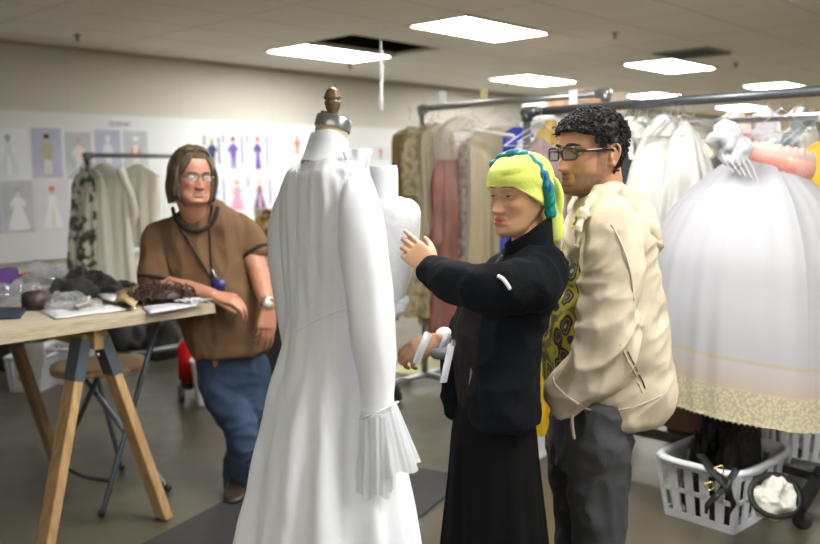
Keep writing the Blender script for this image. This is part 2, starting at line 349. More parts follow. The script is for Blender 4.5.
def figure(parent, rect, kind, cols, s=1.0, cu=.5, label=None):
    """flat painted figure on the paper: skirted or trousered, made of separate outline shapes"""
    u, v0, v1, z0, z1 = rect; H = (z1-z0)*.84*s; vc = v0+(v1-v0)*cu; zb = z0+(z1-z0)*.07
    M = MB(); fm = []
    names = list(cols)
    def poly(pts, ci, lift=.001):
        pv = [C(u+lift, vc+x*H, zb+y*H) for x, y in pts]; k = len(pv); c = np.mean(pv, 0)
        M.add(np.array(pv+[c]), [(i, (i+1) % k, k) for i in range(k)]); fm.extend([ci]*k)
    circ = lambda cx, cy, rx, ry, n=12: [(cx+rx*math.cos(t), cy+ry*math.sin(t)) for t in np.linspace(0, 2*math.pi, n, endpoint=False)]
    if kind == 'gown':
        poly([(-.26, 0), (-.2, .25), (-.09, .55), (0, .6), (.09, .55), (.2, .25), (.27, 0), (.12, -.02), (-.1, -.02)], 0)
        poly([(-.05, 0), (-.03, .5), (.03, .5), (.06, 0)], 1, .0016)
        poly([(-.09, .55), (-.10, .74), (-.04, .8), (.04, .8), (.1, .74), (.08, .55)], 0, .0014)
        poly([(-.1, .76), (-.2, .6), (-.15, .5), (-.07, .66)], 1, .002); poly([(.1, .76), (.2, .62), (.14, .52), (.07, .66)], 1, .002)
    elif kind == 'column':
        poly([(-.11, 0), (-.08, .35), (-.06, .55), (.06, .55), (.08, .35), (.13, 0)], 0)
        poly([(-.06, .54), (-.12, .74), (-.04, .8), (.04, .8), (.11, .72), (.06, .54)], 0, .0014)
        poly([(-.11, .74), (-.17, .56), (-.1, .5), (-.06, .68)], 1, .002); poly([(.1, .74), (.15, .6), (.08, .5), (.05, .64)], 1, .002)
    else:
        poly([(-.09, .02), (-.08, .4), (.0, .42), (-.02, .02)], 1); poly([(.03, .0), (.01, .42), (.09, .4), (.1, .02)], 1)
        poly([(-.1, .38), (-.12, .7), (-.05, .8), (.05, .8), (.12, .7), (.11, .36)], 0, .0014)
        poly([(-.12, .74), (-.22, .58), (-.16, .5), (-.08, .66)], 0, .002); poly([(.12, .76), (.2, .62), (.14, .54), (.07, .68)], 0, .002)
    poly(circ(0, .88, .05, .07), 2, .002)
    poly([(-.07, .9), (-.08, .98), (0, 1.02), (.09, .97), (.06, .91)], 3 if len(names) > 3 else 2, .0024)
    return ob('figure', M.get(), None, parent, smooth=False, mats=[SK[c] for c in names], fmat=fm)
sk = [((-12, 128, 28, 179), 'sketch_white', 'gown', ('ghost', 'white', 'slate', 'slate'), 'white sheet with a pale grey-blue full gown, top left of the pin board'),
      ((32, 128, 62, 178), 'sketch_lavender', 'suit', ('tan', 'cream', 'skin', 'black'), 'lavender sheet with a man in a tan suit, on the pin board'),
      ((66, 132, 92, 179), 'sketch_grey', 'suit', ('cream', 'ghost', 'skin', 'tan'), 'grey-lavender sheet with a pale figure, hand on hip'),
      ((95.5, 130, 121, 176), 'sketch_lavender', 'column', ('ghost', 'ghost', 'cream', 'ghost'), 'lavender sheet with a faint pale figure under the heading'),
      ((124, 131, 148, 178), 'sketch_grey', 'column', ('cream', 'orange', 'skin', 'white'), 'grey sheet with a lady in a white hat, above the end of the clothes bar'),
      ((2, 181, 34, 233), 'sketch_grey', 'gown', ('white', 'white', 'cream', 'tan'), 'dark grey sheet with a white bridal gown, lower left of the board'),
      ((36, 180, 69, 231), 'sketch_pale', 'gown', ('white', 'cream', 'skin', 'orange'), 'pale lilac sheet with a faint peach figure, beside the hanging patterned dress'),
      ((-26, 182, 1, 234), 'sketch_lavender', 'gown', ('ghost', 'white', 'cream', 'tan'), 'sheet mostly cut off by the left edge of the photo'),
      ((124, 182, 150, 232), 'sketch_lavender', 'gown', ('ghost', 'white', 'cream', 'tan'), 'lavender sheet partly hidden behind the hanging white blouse')]
for r, cm, kd, cl, lb in sk:
    t, rc = paper(*r, col=cm); tag(t, lb, 'sketch', 'costume sketches on the left of the board'); figure(t, rc, kd, cl, .95)
mat('sketch_board', (.60, .61, .63), .7)
for r, kd, cl, lb in (((203, 134, 221, 172), 'suit', ('navy', 'navy', 'navy', 'gold'), 'white sheet with a small navy-coated figure, beside the long-haired man'),
                      ((222, 133, 244, 172), 'suit', ('purple', 'purple', 'orange', 'black'), 'white sheet with a figure in a purple suit and dark hat'),
                      ((246, 133, 269, 172), 'column', ('purple', 'black', 'orange', 'red'), 'white sheet with a slim long purple dress, nearest the headless figure'),
                      ((204, 177, 226, 212), 'column', ('teal', 'blue', 'cream', 'tan'), 'white sheet with a faint blue figure behind the head of the long-haired man'),
                      ((228, 177, 246, 212), 'gown', ('pink', 'pink', 'skin', 'orange'), 'white sheet with a pink gown, just above the brown shirt'),
                      ((247, 176, 272, 211), 'gown', ('purple', 'gold', 'skin', 'gold'), 'white sheet with a wide dark purple gown with a gold front')):
    t, rc = paper(*r, col='sketch_board'); tag(t, lb, 'sketch', 'costume sketches in the middle of the board')
    figure(t, rc, kd, cl, .98)
    if kd != 'gown' or 'purple' in cl:
        u, v0, v1, z0, z1 = rc; [ob('swatch', r_, SK[cl[0]], t, smooth=False) for r_ in (rbox(u, u+.001, v1-.035, v1-.015, z0+.08, z1-.03), rbox(u, u+.001, v0+.012, v0+.03, z1-.12, z1-.02))]
for r, kd, cl, lb in (((288, 136, 306, 156), 'suit', ('orange', 'orange', 'orange', 'red'), 'small sheet with an orange figure, left of the collar of the gown'),
                      ((371, 147, 390, 160), 'suit', ('red', 'navy', 'tan', 'navy'), 'small dark blue and red sheet above the raised collar of the second bodice'),
                      ((391, 141, 404, 169), 'gown', ('red', 'gold', 'gold', 'teal'), 'tall sheet with a yellow and red figure beside the olive garment')):
    t, rc = paper(*r, col='sketch_board'); tag(t, lb, 'sketch', 'costume sketches at the right of the board'); figure(t, rc, kd, cl, 1.1)
def text(name, body, px0, px1, py, h, m, parent=None, label=None, cat=None):
    cu = bpy.data.curves.new(name, 'FONT'); cu.body = body; cu.align_x = 'LEFT'; cu.align_y = 'CENTER'; cu.size = 1; cu.extrude = .001
    o = bpy.data.objects.new(name, cu); COL.objects.link(o); dg = bpy.context.evaluated_depsgraph_get(); dg.update()
    me = bpy.data.meshes.new_from_object(o.evaluated_get(dg)); bpy.data.objects.remove(o)
    co = np.array([v.co[:] for v in me.vertices]); f = [tuple(p.vertices) for p in me.polygons]; bpy.data.meshes.remove(me)
    w = co[:, 0].max()-co[:, 0].min(); a = roomuv(wl(px0, py)); bq = roomuv(wl(px1, py)); co[:, 0] -= co[:, 0].min()
    hh = co[:, 1].max()-co[:, 1].min()
    v = np.array([C(BU+.0035+q[2]*.5, a[1]+q[0]/w*(bq[1]-a[1]), a[2]+q[1]*h/hh) for q in co])
    return ob(name, (v, f), m, parent, smooth=False)
hd, rc = paper(106, 119.5, 134, 128.5, name='heading_strip', col='sketch_white', off=-.001); tag(hd, 'narrow white strip headed in black capitals above the costume sketches', 'paper heading')
text('lettering', 'COSTUME PARTY', 108.5, 131.5, 124, .045, SK['black'], hd)
hd, rc = paper(231, 121, 262, 128, name='heading_strip', col='sketch_white', off=-.001); tag(hd, 'narrow white strip with faint grey lettering above the purple costume sketches', 'paper heading')
text('lettering', 'COSTUME PARTY', 234, 257, 125, .035, mat('faint_ink', (.35, .45, .5), .7), hd)
ctm = mat('counter_white', (.68, .67, .62), .5)
# ================================================================== HELPERS FOR CLOTH AND RACKS
from mathutils.bvhtree import BVHTree
def bvh(m):
    v, f = m; return BVHTree.FromPolygons([Vector(q) for q in v], f)
def hit(tree, px, py, lift=.002):
    r = ray(px, py); o = Vector((0, 0, CAMH)); h = tree.ray_cast(o, Vector(r).normalized())
    if h[0] is None: return None
    return np.array(h[0])-unit(r)*lift
def on_surface(tree, pix, lift=.002):
    return [q for q in (hit(tree, a, b, lift) for a, b in pix) if q is not None]
def garment(name, top, ax, prof, depth=.07, folds=9, amp=.018, seed=0, m=None, parent=None, mouth=.0, rows=46, n=96, drift=(0, 0), ruffle=None, zig=0):
    """hanging cloth: top = hanger point (view frame), ax = unit width direction, prof rows (drop below top, half width)"""
    dn = unit(np.cross(ax, (0, 0, 1))); rs = random.Random(seed)
    ph = [rs.uniform(0, 6.28) for _ in range(6)]; pr = smooth_path(np.array(prof, float), rows)
    th = np.linspace(0, 2*math.pi, n, endpoint=False); R = []
    L = pr[-1, 0]-pr[0, 0]
    for i, (dz, hw) in enumerate(pr):
        t = (dz-pr[0, 0])/max(L, 1e-6); dd = depth*(.35+.65*min(1, t*3))*(1+.5*t) if depth else 0
        g = min(1, t*2.2)*(.4+.6*t)
        w = (np.sin(folds*th+ph[0]+.7*np.sin(2*th+ph[1]))+.5*np.sin((folds*1.7//1)*th+ph[2]+t*1.5)+.35*np.sin(2.0*th+ph[3]+2*t))*amp*g
        x = np.cos(th)*(hw+w*.8); y = np.sin(th)*(dd+w*1.3)
        z = -dz+rs.uniform(-1, 1)*0
        zz = np.full(n, z)
        if zig and i >= rows-2: zz = zz+(np.arange(n) % 2)*zig*(1 if i == rows-1 else 0)
        R.append(np.asarray(top)+x[:, None]*ax+y[:, None]*dn+zz[:, None]*V3(0, 0, 1)+V3(drift[0], drift[1], 0)*t)
    R = np.array(R); mm = rings(R, (True, False))
    mm = wrinkle(mm, [((7, 7, 3), .010, seed*3.1, False), ((22, 22, 9), .004, seed+5.5, False)])
    return mm if m is None else ob(name, mm, m, parent)
def sleeve(top, pts, r, seed=0, flat=.6, n=24):
    mm = tube(pts, r, n, 30, flat=flat, rnd=True)
    return wrinkle(mm, [((9, 9, 5), .014, seed+.3, False), ((28, 28, 12), .005, seed+1.7, False)])
def heap(c, rx, ry, h, seed, ax=None, n=56, m=22, rough=.35, fine=.1, pw=.8, edge=.3):
    ax = ax or (V3(1, 0, 0), V3(0, 1, 0)); th = np.linspace(0, 2*math.pi, n, endpoint=False); R = []
    for k in range(m):
        t = k/(m-1); rr = math.cos(t*math.pi/2)**pw; z = math.sin(t*math.pi/2)*h
        pts = []
        for a in th:
            e = 1+edge*noise.noise(Vector((math.cos(a)*1.3+seed, math.sin(a)*1.3, seed*2.)))*1.3
            p = np.asarray(c)+ax[0]*rx*rr*e*math.cos(a)+ax[1]*ry*rr*e*math.sin(a)
            q = Vector(((p[0]-c[0])/rx*1.7+seed, (p[1]-c[1])/ry*1.7, seed))
            zz = z*(1+rough*noise.noise(q)*1.6)+fine*h*noise.noise(q*3.3)*(1 if k > 0 else 0)+(.25*fine*h*noise.noise(q*9) if k else 0)
            pts.append(p+V3(0, 0, max(zz, 0) if k else 0))
        R.append(pts)
    return rings(np.array(R))
def crumple(m, amp, sc_, seed):
    return wrinkle(m, [((sc_,)*3, amp, seed, True), ((sc_*2.6,)*3, amp*.45, seed+9, True)])
steel = mat('rack_steel', (.46, .48, .50), .35, metal=.85); dsteel = mat('dark_rack_steel', (.10, .11, .12), .4, metal=.6); caster_m = mat('caster_rubber', (.02, .02, .022), .5)
wirem = mat('hanger_wire', (.55, .55, .56), .35, metal=.8)
def caster(c, parent, name='caster'):
    c = np.asarray(c)
    ob(name, join(lathe([(.012, -.013), (.034, -.013), (.038, -.008), (.038, .008), (.034, .013), (.012, .013)], c+V3(0, 0, .038), 20, axis=(.8, .6, 0)), bar(c+V3(0, 0, .04), c+V3(0, 0, .11), .016, .03), box(c+V3(0, 0, .085), .04, .05, .02)), caster_m, parent)
def rack(label, a, length, z, m, r=.016, back=.55, group=None, foot=True, dirn=UD, railoff=0.0):
    """pipe garment rack: top bar from a along dirn, two posts, base frame, casters"""
    a = V3(a[0], a[1], z); b = a+dirn*length; dn = unit(np.cross(dirn, (0, 0, 1)))
    t = thing('garment_rack', label, 'garment rack', V3((a[0]+b[0])/2, (a[1]+b[1])/2, 0), group)
    ob('top_bar', join(tube([a, b], r, 14, rnd=False)), m, t)
    for q, s in ((a, 1), (b, -1)):
        ob('post', join(tube([V3(q[0], q[1], .13), q], r, 14, rnd=False), lathe([(r*1.35, 0), (r*1.35, .05)], V3(q[0], q[1], z-.045), 14), tube([q-dirn*s*.01, q+dirn*s*.045], r*1.35, 14, rnd=True)), m, t)
    for q in (a, b):
        ob('base_bar', tube([V3(q[0], q[1], .13)-dn*back/2, V3(q[0], q[1], .13)+dn*back/2], r, 12, rnd=True), m, t)
        for s in (-1, 1): caster(V3(q[0], q[1], 0)+dn*s*(back/2-.02), t)
    ob('base_rail', tube([V3(a[0], a[1], .13)-dn*railoff, V3(b[0], b[1], .13)-dn*railoff], r*1.2, 12, rnd=False), m, t)
    return t
def hanger_mesh(c, ax, barz, w=.2, drop=.1):
    """c = centre on the bar"""
    c = V3(c[0], c[1], barz); ax = unit(ax); nrm = unit(np.cross(ax, (0, 0, 1)))
    hk = [c+nrm*(-.022)+V3(0, 0, -.012), c+nrm*(-.02)+V3(0, 0, .012), c+V3(0, 0, .022), c+nrm*.02+V3(0, 0, .008), c+nrm*.01+V3(0, 0, -.03), c+V3(0, 0, -.06)]
    s = c+V3(0, 0, -.06); l = s-ax*w+V3(0, 0, -drop); rr = s+ax*w+V3(0, 0, -drop)
    return join(tube(hk, .0025, 6, 24, rnd=False), tube([s, l], .0025, 6, 2), tube([s, rr], .0025, 6, 2), tube([l, rr], .0025, 6, 2))
def hanger(c, ax, barz, label, w=.2, m=None, drop=.1):
    return tag(ob('wire_hanger', hanger_mesh(c, ax, barz, w, drop), m or wirem), label, 'hanger', None)
# ================================================================== DRESS FORM AND WHITE GOWN
FD = V3(.8, .6, 0); RS = V3(.6, -.8, 0); DD = 2.0
gown_m = mat('white_crepe', (.83, .86, .93), .75, bump=(30, .06, (1, 1, .4)), sheen=.05)
sheer_m = mat('sheer_white', (.82, .84, .88), .6, trans=.35, alpha=.82)
def gsec(py, xl, xr, k=.8, ex=0):
    c = P((xl+xr)/2, py, DD); h = (xr-xl)/2*DD/FPX*1.0
    a = h/math.sqrt(.36+.64*k*k); return [c, RS*a, FD*a*k]
outline = [(147, 312, 346, .95), (154, 307, 352, .9), (162, 296, 360, .75), (170, 284, 366, .66), (182, 277, 372, .62), (200, 274, 378, .62), (230, 275, 381, .68), (265, 278, 380, .75), (295, 281, 376, .78), (318, 281, 376, .8), (345, 277, 382, .85), (375, 270, 388, .9), (410, 262, 394, .95), (460, 252, 403, .95), (500, 245, 410, .95), (544, 237, 416, .95), (600, 222, 424, .95), (650, 205, 434, .95), (690, 188, 446, .95)]
def gwarp(R, T, TH, S):
    z = R[..., 2]; g = np.clip((1.16-z)/1.1, 0, 1)
    w = (.5*np.sin(7*TH+.6)+.65*np.sin(11*TH+2.1+.6*np.sin(3*TH))+.3*np.sin(17*TH+1.0)+.35*np.sin(3*TH+.4))*.050*g**1.1
    g2 = np.clip((z-1.12)/.1, 0, 1)*np.clip((1.52-z)/.1, 0, 1)
    w = w+(.4*np.sin(15*TH+.9)+.5*np.sin(23*TH+2))*.004*g2
    c = S[:, None, :3]; d = R-c; L = np.linalg.norm(d, axis=2, keepdims=True); return d/L*w[..., None]
gm = loft([gsec(*o) for o in outline], 200, 170, 2.05, (True, False), gwarp)
gm = wrinkle(gm, [((5, 5, 1.6), .009, 3.3, False), ((13, 13, 2.6), .006, 8.1, True), ((30, 30, 5), .0016, 5.1, True)])
form_base = P(330, 690, DD); form_base[2] = 0
fc = P(331, 300, DD)
t_form = thing('dress_form', 'tailor\'s dress form with a turned brass finial, wearing the long white gown', 'dress form', V3(fc[0], fc[1], 0))
canvas = mat('form_canvas', (.55, .45, .30), .8, bump=(300, .2, (1, 1, 1))); brass = mat('aged_brass', (.30, .215, .12), .4, metal=.6, col2=(.17, .115, .06), cscale=30); capm = mat('form_cap_steel', (.42, .44, .48), .3, metal=.85)
nt_ = unit(V3(.8*math.sin(.30), .6*math.sin(.30), math.cos(.30))); nc = P(326, 155, DD); cc = P(334, 124.5, DD)
nr = [(.052, -.055), (.047, -.03), (.041, .0), (.0385, .03), (.0385, .062), (.036, .066)]
ob('neck', lathe(nr, nc, 40, axis=nt_), canvas, t_form)
ctop = nc+nt_*.066
ob('neck_cap', lathe([(.036, -.004), (.0415, -.004), (.0425, -.001), (.0425, .020), (.041, .023), (.006, .026)], ctop, 40, axis=nt_), capm, t_form, autosmooth=40)
fb = ctop+nt_*.025
FS = .88
fin = [(.007, -.002), (.010, .003), (.013, .011), (.0185, .024), (.0205, .034), (.0222, .038), (.0222, .041), (.018, .044), (.0195, .047), (.0235, .050), (.0235, .054), (.0205, .057), (.0195, .062), (.016, .070), (.010, .0765), (.004, .079)]
ob('finial', lathe([(a*FS, b*FS) for a, b in fin], fb-V3(.004, 0, 0), 32, axis=unit(V3(-.02, 0, 1))), brass, t_form)
ob('set_screw', join(tube([fb+V3(-.012, -.004, .012), fb+V3(-.026, -.008, .012)], .003, 8), ell(fb+V3(-.027, -.008, .012), (.005, .004, .005), n=10, m=6)), brass, t_form)
ob('torso', loft([gsec(py, xl+9, xr-9, k) for py, xl, xr, k in outline[3:12]], 40, 40), canvas, t_form)
ob('pole', tube([V3(fc[0], fc[1], .05), V3(fc[0], fc[1], .9)], .016, 16), capm, t_form)
ob('base', lathe([(.02, .10), (.05, .06), (.13, .02), (.14, 0), (.1, 0)], V3(fc[0], fc[1], 0), 32), mat('cast_iron', (.03, .03, .03), .5), t_form)
t_g = thing('white_gown', 'long white high-collared gown with gathered cuffs, on the dress form with the brass finial', 'gown', V3(fc[0], fc[1], 0))
gb0 = ob('gown_body', gm, gown_m, t_g); gtree = bvh(gm)
# standing collar: open band round the neck, tilted like the neck
a_, b_ = frame_from(nt_, (1, 0, 0)); th = np.linspace(0, 2*math.pi, 60, endpoint=False)
colR = []
for h, r0 in ((-.030, .058), (-.016, .055), (.002, .0515), (.026, .049), (.044, .049), (.0455, .047), (.03, .046), (0, .049), (-.02, .05)):
    colR.append(nc+nt_*h+r0*(np.cos(th)[:, None]*a_+np.sin(th)[:, None]*b_*.95)+ (nt_*.006*np.sin(th*2+1)[:, None] if h > .03 else 0))
ob('collar', wrinkle(rings(np.array(colR), (False, False)), [((30, 30, 30), .003, 2, False)]), gown_m, t_g)
# lapel point at the front of the neck
pts = [[(343, 152), (350, 149), (358, 149), (365, 148), (372, 149)], [(345, 160), (353, 158), (360, 157), (366, 156), (371, 155)], [(348, 170), (356, 169), (361, 167), (365, 164), (368, 162)], [(352, 182), (359, 180), (362, 176), (364, 173), (367, 170)]]
g = np.array([[P(px, py, 1.93+.012*j+(.01*math.sin(j*2+i))) for j, (px, py) in enumerate(r)] for i, r in enumerate(pts)])
gg = np.array([smooth_path(r, 16) for r in g]); gg = np.array([smooth_path(gg[:, j], 14) for j in range(16)]).transpose(1, 0, 2)
ob('lapel', sheet(gg, .004), gown_m, t_g)
# right sleeve hanging
slp = [P(350, 182, 1.92), P(354, 200, 1.90), P(361, 235, 1.87), P(367, 275, 1.85), P(372, 320, 1.85), P(377, 365, 1.86), P(380, 408, 1.86)]
slr = [.030, .046, .054, .052, .050, .046, .043]
sm_ = tube(slp, slr, 48, 90, hint=RS, flat=.85, rnd=True)
sm_ = wrinkle(sm_, [((8, 8, 2.5), .012, 1.2, False), ((15, 15, 4), .005, 6.1, True)])
slv = ob('sleeve', sm_, gown_m, t_g)
# other arm, behind
sm2 = tube([fc*V3(1, 1, 0)+V3(0, 0, 1.44)-RS*.13, fc*V3(1, 1, 0)+V3(0, 0, 1.3)-RS*.19, fc*V3(1, 1, 0)+V3(0, 0, .9)-RS*.19+FD*.05], [.05, .055, .045], 32, 60)
ob('sleeve', wrinkle(sm2, [((8, 8, 2.5), .010, 7.2, False)]), gown_m, t_g)
# gathered sheer cuffs
def flounce(c0, rx0, ry0, c1, rx1, ry1, nf, amp, seed, m=None, rows=24, n=160, name='cuff_ruffle', skew=0.0):
    th = np.linspace(0, 2*math.pi, n, endpoint=False); R = []
    for k in range(rows):
        t = k/(rows-1); c = c0*(1-t)+c1*t; rx = rx0*(1-t)+rx1*t; ry = ry0*(1-t)+ry1*t
        w = (np.sin(nf*th+seed+.8*np.sin(2*th))+.5*np.sin(nf*1.8//1*th+2*seed))*amp*(.25+.75*t)
        z = .008*np.sin(5*th+seed)*t+skew*np.cos(th)*t
        R.append(c+((rx+w)*np.cos(th))[:, None]*V3(1, 0, 0)+((ry+w)*np.sin(th))[:, None]*V3(0, 1, 0)+z[:, None]*V3(0, 0, 1))
    mm = rings(np.array(R), (True, False)); return ob(name, mm, m or sheer_m, slv)
flounce(P(380, 404, 1.87), .036, .036, P(386, 470, 1.87), .072, .06, 13, .006, 1.0, skew=.012)
flounce(P(374, 412, 1.84), .030, .028, P(375, 492, 1.84), .036, .034, 9, .005, 2.4)
band = tube([q+V3(0, 0, 0) for q in [P(359, 420, 1.835), P(367, 417, 1.81), P(378, 412, 1.805), P(390, 406, 1.825), P(398, 402, 1.86)]], .0022, 8, 30)
ob('cuff_seam', band, gown_m, slv)
# seams on the back and waist
def seam(pix, r=.0016):
    p = on_surface(gtree, pix, .0005); 
    if len(p) > 3: ob('seam', tube(p, r, 6, len(p)*3, rnd=False), gown_m, gb0)
seam([(297+1.5*math.sin(y*.02), y) for y in range(158, 326, 12)])
seam([(x, 331-(x-296)*.40-6*math.sin((x-296)/68*3.14)*.6) for x in range(297, 356, 5)], .0022)
# ---------------- second bodice behind
SD = 2.5
b2 = P(385, 300, SD)
t2 = thing('dress_form', 'second dress form hidden behind the gown, carrying the small white bodice', 'dress form', V3(b2[0], b2[1], 0))
ob('torso', loft([[P(384, y, SD), V3(.05+.0*y, 0, 0)*k, V3(0, .04, 0)*k] for y, k in ((190, .6), (215, 1.1), (250, 1.2), (300, 1.0), (320, .9))], 24, 20), canvas, t2)
ob('pole', tube([V3(b2[0], b2[1], .05), V3(b2[0], b2[1], 1.1)], .014, 12), capm, t2)
ob('base', lathe([(.02, .10), (.05, .06), (.10, .02), (.11, 0), (.1, 0)], V3(b2[0], b2[1], 0), 24), MATS['cast_iron'], t2)
t3 = thing('white_bodice', 'small white puffed bodice with a stiff standing collar, touched by the woman', 'bodice', V3(b2[0], b2[1], .9))
puff = mat('white_gauze', (.82, .84, .88), .7, trans=.2, bump=(60, .3, (1, 1, 1)))
def s2(py, xl, xr, k=.8, dd=SD):
    return [P((xl+xr)/2, py, dd), V3((xr-xl)/2*dd/FPX, 0, 0), V3(0, (xr-xl)/2*dd/FPX*k, 0)]
bodm = loft([s2(198, 368, 402, .8), s2(202, 362, 412, .8), s2(210, 358, 418, .85), s2(225, 354, 419, .9), s2(245, 352, 417, .9), s2(268, 352, 415, .9), s2(288, 354, 409, .9), s2(300, 358, 405, .85), s2(308, 362, 402, .8), s2(313, 370, 394, .7)], 110, 90, 2.3)
bodm = wrinkle(bodm, [((12, 12, 6), .010, 4.2, False), ((30, 30, 14), .0022, 1.1, True)])
ob('bodice_body', bodm, puff, t3)
ob('gathered_edge', wrinkle(tube([P(380, 312, 2.42), P(392, 312, 2.41), P(401, 306, 2.41), P(406, 298, 2.42)], [.008, .014, .016, .008], 16, 30), [((50, 50, 50), .008, 7, False)]), puff, t3)
cl = []
th = np.linspace(0, 2*math.pi, 48, endpoint=False)
for py, rr in ((210, .048), (200, .043), (186, .041), (172, .039), (166, .039), (166.5, .037), (180, .037)):
    cl.append(P(384 if py > 170 else 383, py, SD)+rr*(np.cos(th)[:, None]*V3(1, 0, 0)+np.sin(th)[:, None]*V3(0, 1, 0)))
ob('collar', wrinkle(rings(np.array(cl), (False, False)), [((20, 20, 10), .004, 2, False)]), gown_m, t3)
# ================================================================== CUTTING TABLE, SAWHORSES, CLUTTER
def grain(name, c1, c2, rough=.6, stretch=(1, 1, 12)):
    return mat(name, c1, rough, col2=c2, cscale=10, cstretch=stretch, bump=(60, .15, stretch))
TZ = .93
ply = mat('plywood_top', (.56, .50, .385), .5, col2=(.50, .44, .33), cscale=5, cstretch=(8, 1, 8)); plye = mat('plywood_edge', (.50, .43, .31), .6, col2=(.40, .33, .22), cscale=14, cstretch=(1, 1, 14))
TU1, TV1 = -3.14, 2.14
tR = W(G(213, 303, TZ)); TU1, TV1 = float(tR[0]), float(tR[1]); TU0, TV0 = TU1-1.2, TV1-2.44
tt = thing('work_table', 'pale plywood work table laid on sawhorses, piled with fabric and bags', 'table', C((TU0+TU1)/2, (TV0+TV1)/2, 0))
ob('table_top', join(rbox(TU0, TU1, TV0, TV1, TZ-.04, TZ)), ply, tt, smooth=False)
ob('edge_strip', join(rbox(TU1, TU1+.018, TV0, TV1, TZ-.042, TZ+.001)), plye, tt, smooth=False)
wood = mat('pine_stud', (.56, .37, .18), .6, col2=(.44, .27, .12), cscale=9, cstretch=(6, 6, .8), bump=(70, .1, (4, 4, .5)))
wood2 = mat('dark_stud', (.33, .22, .12), .7, col2=(.24, .155, .085), cscale=9, cstretch=(6, 6, .8)); brk = mat('zinc_bracket', (.16, .19, .23), .4, metal=.7)  # darker brown stud colour for the far pair of legs
def sawhorse(vc, label, u0=TU0+.12, u1=TU1-.06, spread=.27):
    t = thing('sawhorse', label, 'sawhorse', C((u0+u1)/2, vc, 0)); zt = TZ-.04
    ob('beam', rbox(u0-.02, u1+.02, vc-.019, vc+.019, zt-.09, zt), wood, t, smooth=False)
    for u in (u0+.05, u1-.05):
        for s in (-1, 1):
            a = C(u, vc+s*.035, zt-.03); b = C(u+(.05 if u > (u0+u1)/2 else -.05), vc+s*spread, 0)
            d = unit(b-a); n1 = unit(UD-d*(UD@d)); n2 = np.cross(d, n1)
            L = (a[2]-.01)/-d[2]; bb = a+d*L
            lg = ob('leg', box((a+bb)/2, .089, .038, L, (n1, n2, d), .003), wood if u > (u0+u1)/2 else wood2, t, smooth=False)
            q = a+d*.105; ob('bracket', join(box(q+n2*s*0, .093, .044, .17, (n1, n2, d), .002)), brk, lg, smooth=False)
        ob('bolt', ell(C(u+.055, vc, zt-.115), (.008, .008, .008), n=10, m=6), MATS['galvanised_steel'], t)
    return t
sawhorse(TV1-.52, 'wooden sawhorse with metal brackets under the near end of the plywood table')
sawhorse(TV1-1.85, 'wooden sawhorse under the far left end of the plywood table, outside the picture')
# --- things on the table, pixel-read on the table top
def T(px, py, z=TZ): return G(px, py, z)
blackc = mat('black_cloth', (.012, .012, .014), .75, sheen=.1, bump=(40, .4, (1, 1, 1))); navyc = mat('navy_cloth', (.02, .03, .06), .8); purplec = mat('purple_cloth', (.07, .02, .16), .8)
brownc = mat('dark_brown_leather', (.045, .028, .026), .5, bump=(80, .3, (1, 1, 1))); bag_m = mat('clear_plastic', (.42, .44, .48), .10, spec=1.0, alpha=.30); whitep = mat('white_paper', (.76, .76, .77), .6); tanp = mat('tan_paper', (.50, .38, .20), .6)
def rest(name, m, material, label, cat, group=None, zb=TZ+.001, **k):
    v, f = m; v = v.copy(); v[:, 2] += zb-v[:, 2].min(); o = ob(name, (v, f), material, **k); tag(o, label, cat, group); return o
def heap_px(x0, x1, yb, hpx, depth, seed, ax=None, **k):
    c = T((x0+x1)/2, yb); rx = (x1-x0)/2*c[1]/FPX; h = hpx*c[1]/FPX
    c = c+V3(0, depth, 0); return heap(c, rx, depth, h, seed, ax, **k)
rest('black_garment', wrinkle(heap_px(38, 101, 301, 19, .17, 2.0, (V3(1, 0, 0), V3(.25, .97, 0)), rough=.5, fine=.25), [((22, 22, 22), .012, 3, True)]), blackc, 'heap of shiny black cloth in the middle of the plywood table', 'cloth')
rest('black_garment', wrinkle(heap_px(82, 128, 297, 8, .14, 5.0, rough=.5, fine=.2), [((22, 22, 22), .007, 5, True)]), blackc, 'thin black cloth tail lying right of the black heap', 'cloth')
rest('plastic_bag', crumple(heap_px(8, 58, 298, 17, .16, 7.0, rough=.6, fine=.4), .022, 16, 2.), bag_m, 'crumpled clear plastic bag left of the black cloth heap', 'plastic bag', smooth=False)
rest('plastic_bag', crumple(heap_px(-22, 28, 307, 11, .13, 9.0, rough=.6, fine=.4), .020, 16, 4.), bag_m, 'clear plastic bag at the left edge of the photo on the table', 'plastic bag', smooth=False)
rest('plastic_bag', crumple(heap_px(40, 78, 312, 9, .07, 11.0, rough=.6, fine=.4), .016, 20, 6.), bag_m, 'clear plastic bag in front of the black heap, beside the brown pouch', 'plastic bag', smooth=False)
rest('plastic_bag', crumple(heap_px(62, 96, 313, 5, .05, 12.0, rough=.6, fine=.4), .010, 24, 8.), bag_m, 'small flat clear bag holding a beige card at the table front', 'plastic bag', smooth=False)
def slab(corners, th, z0=TZ+.001, bend=.0):
    """flat thing lying on the table from four top-corner pixels"""
    p = [T(a, b, z0+th) for a, b in corners]; g = np.array([[p[0], p[1]], [p[3], p[2]]])
    n = 9; gg = np.array([[(g[0, 0]*(1-s)+g[0, 1]*s)*(1-t)+(g[1, 0]*(1-s)+g[1, 1]*s)*t for s in np.linspace(0, 1, n)] for t in np.linspace(0, 1, n)])
    gg[..., 2] += bend*np.sin(np.linspace(0, 3.1, n))[None, :]; gg[..., 2] -= th/2
    return sheet(gg, th)
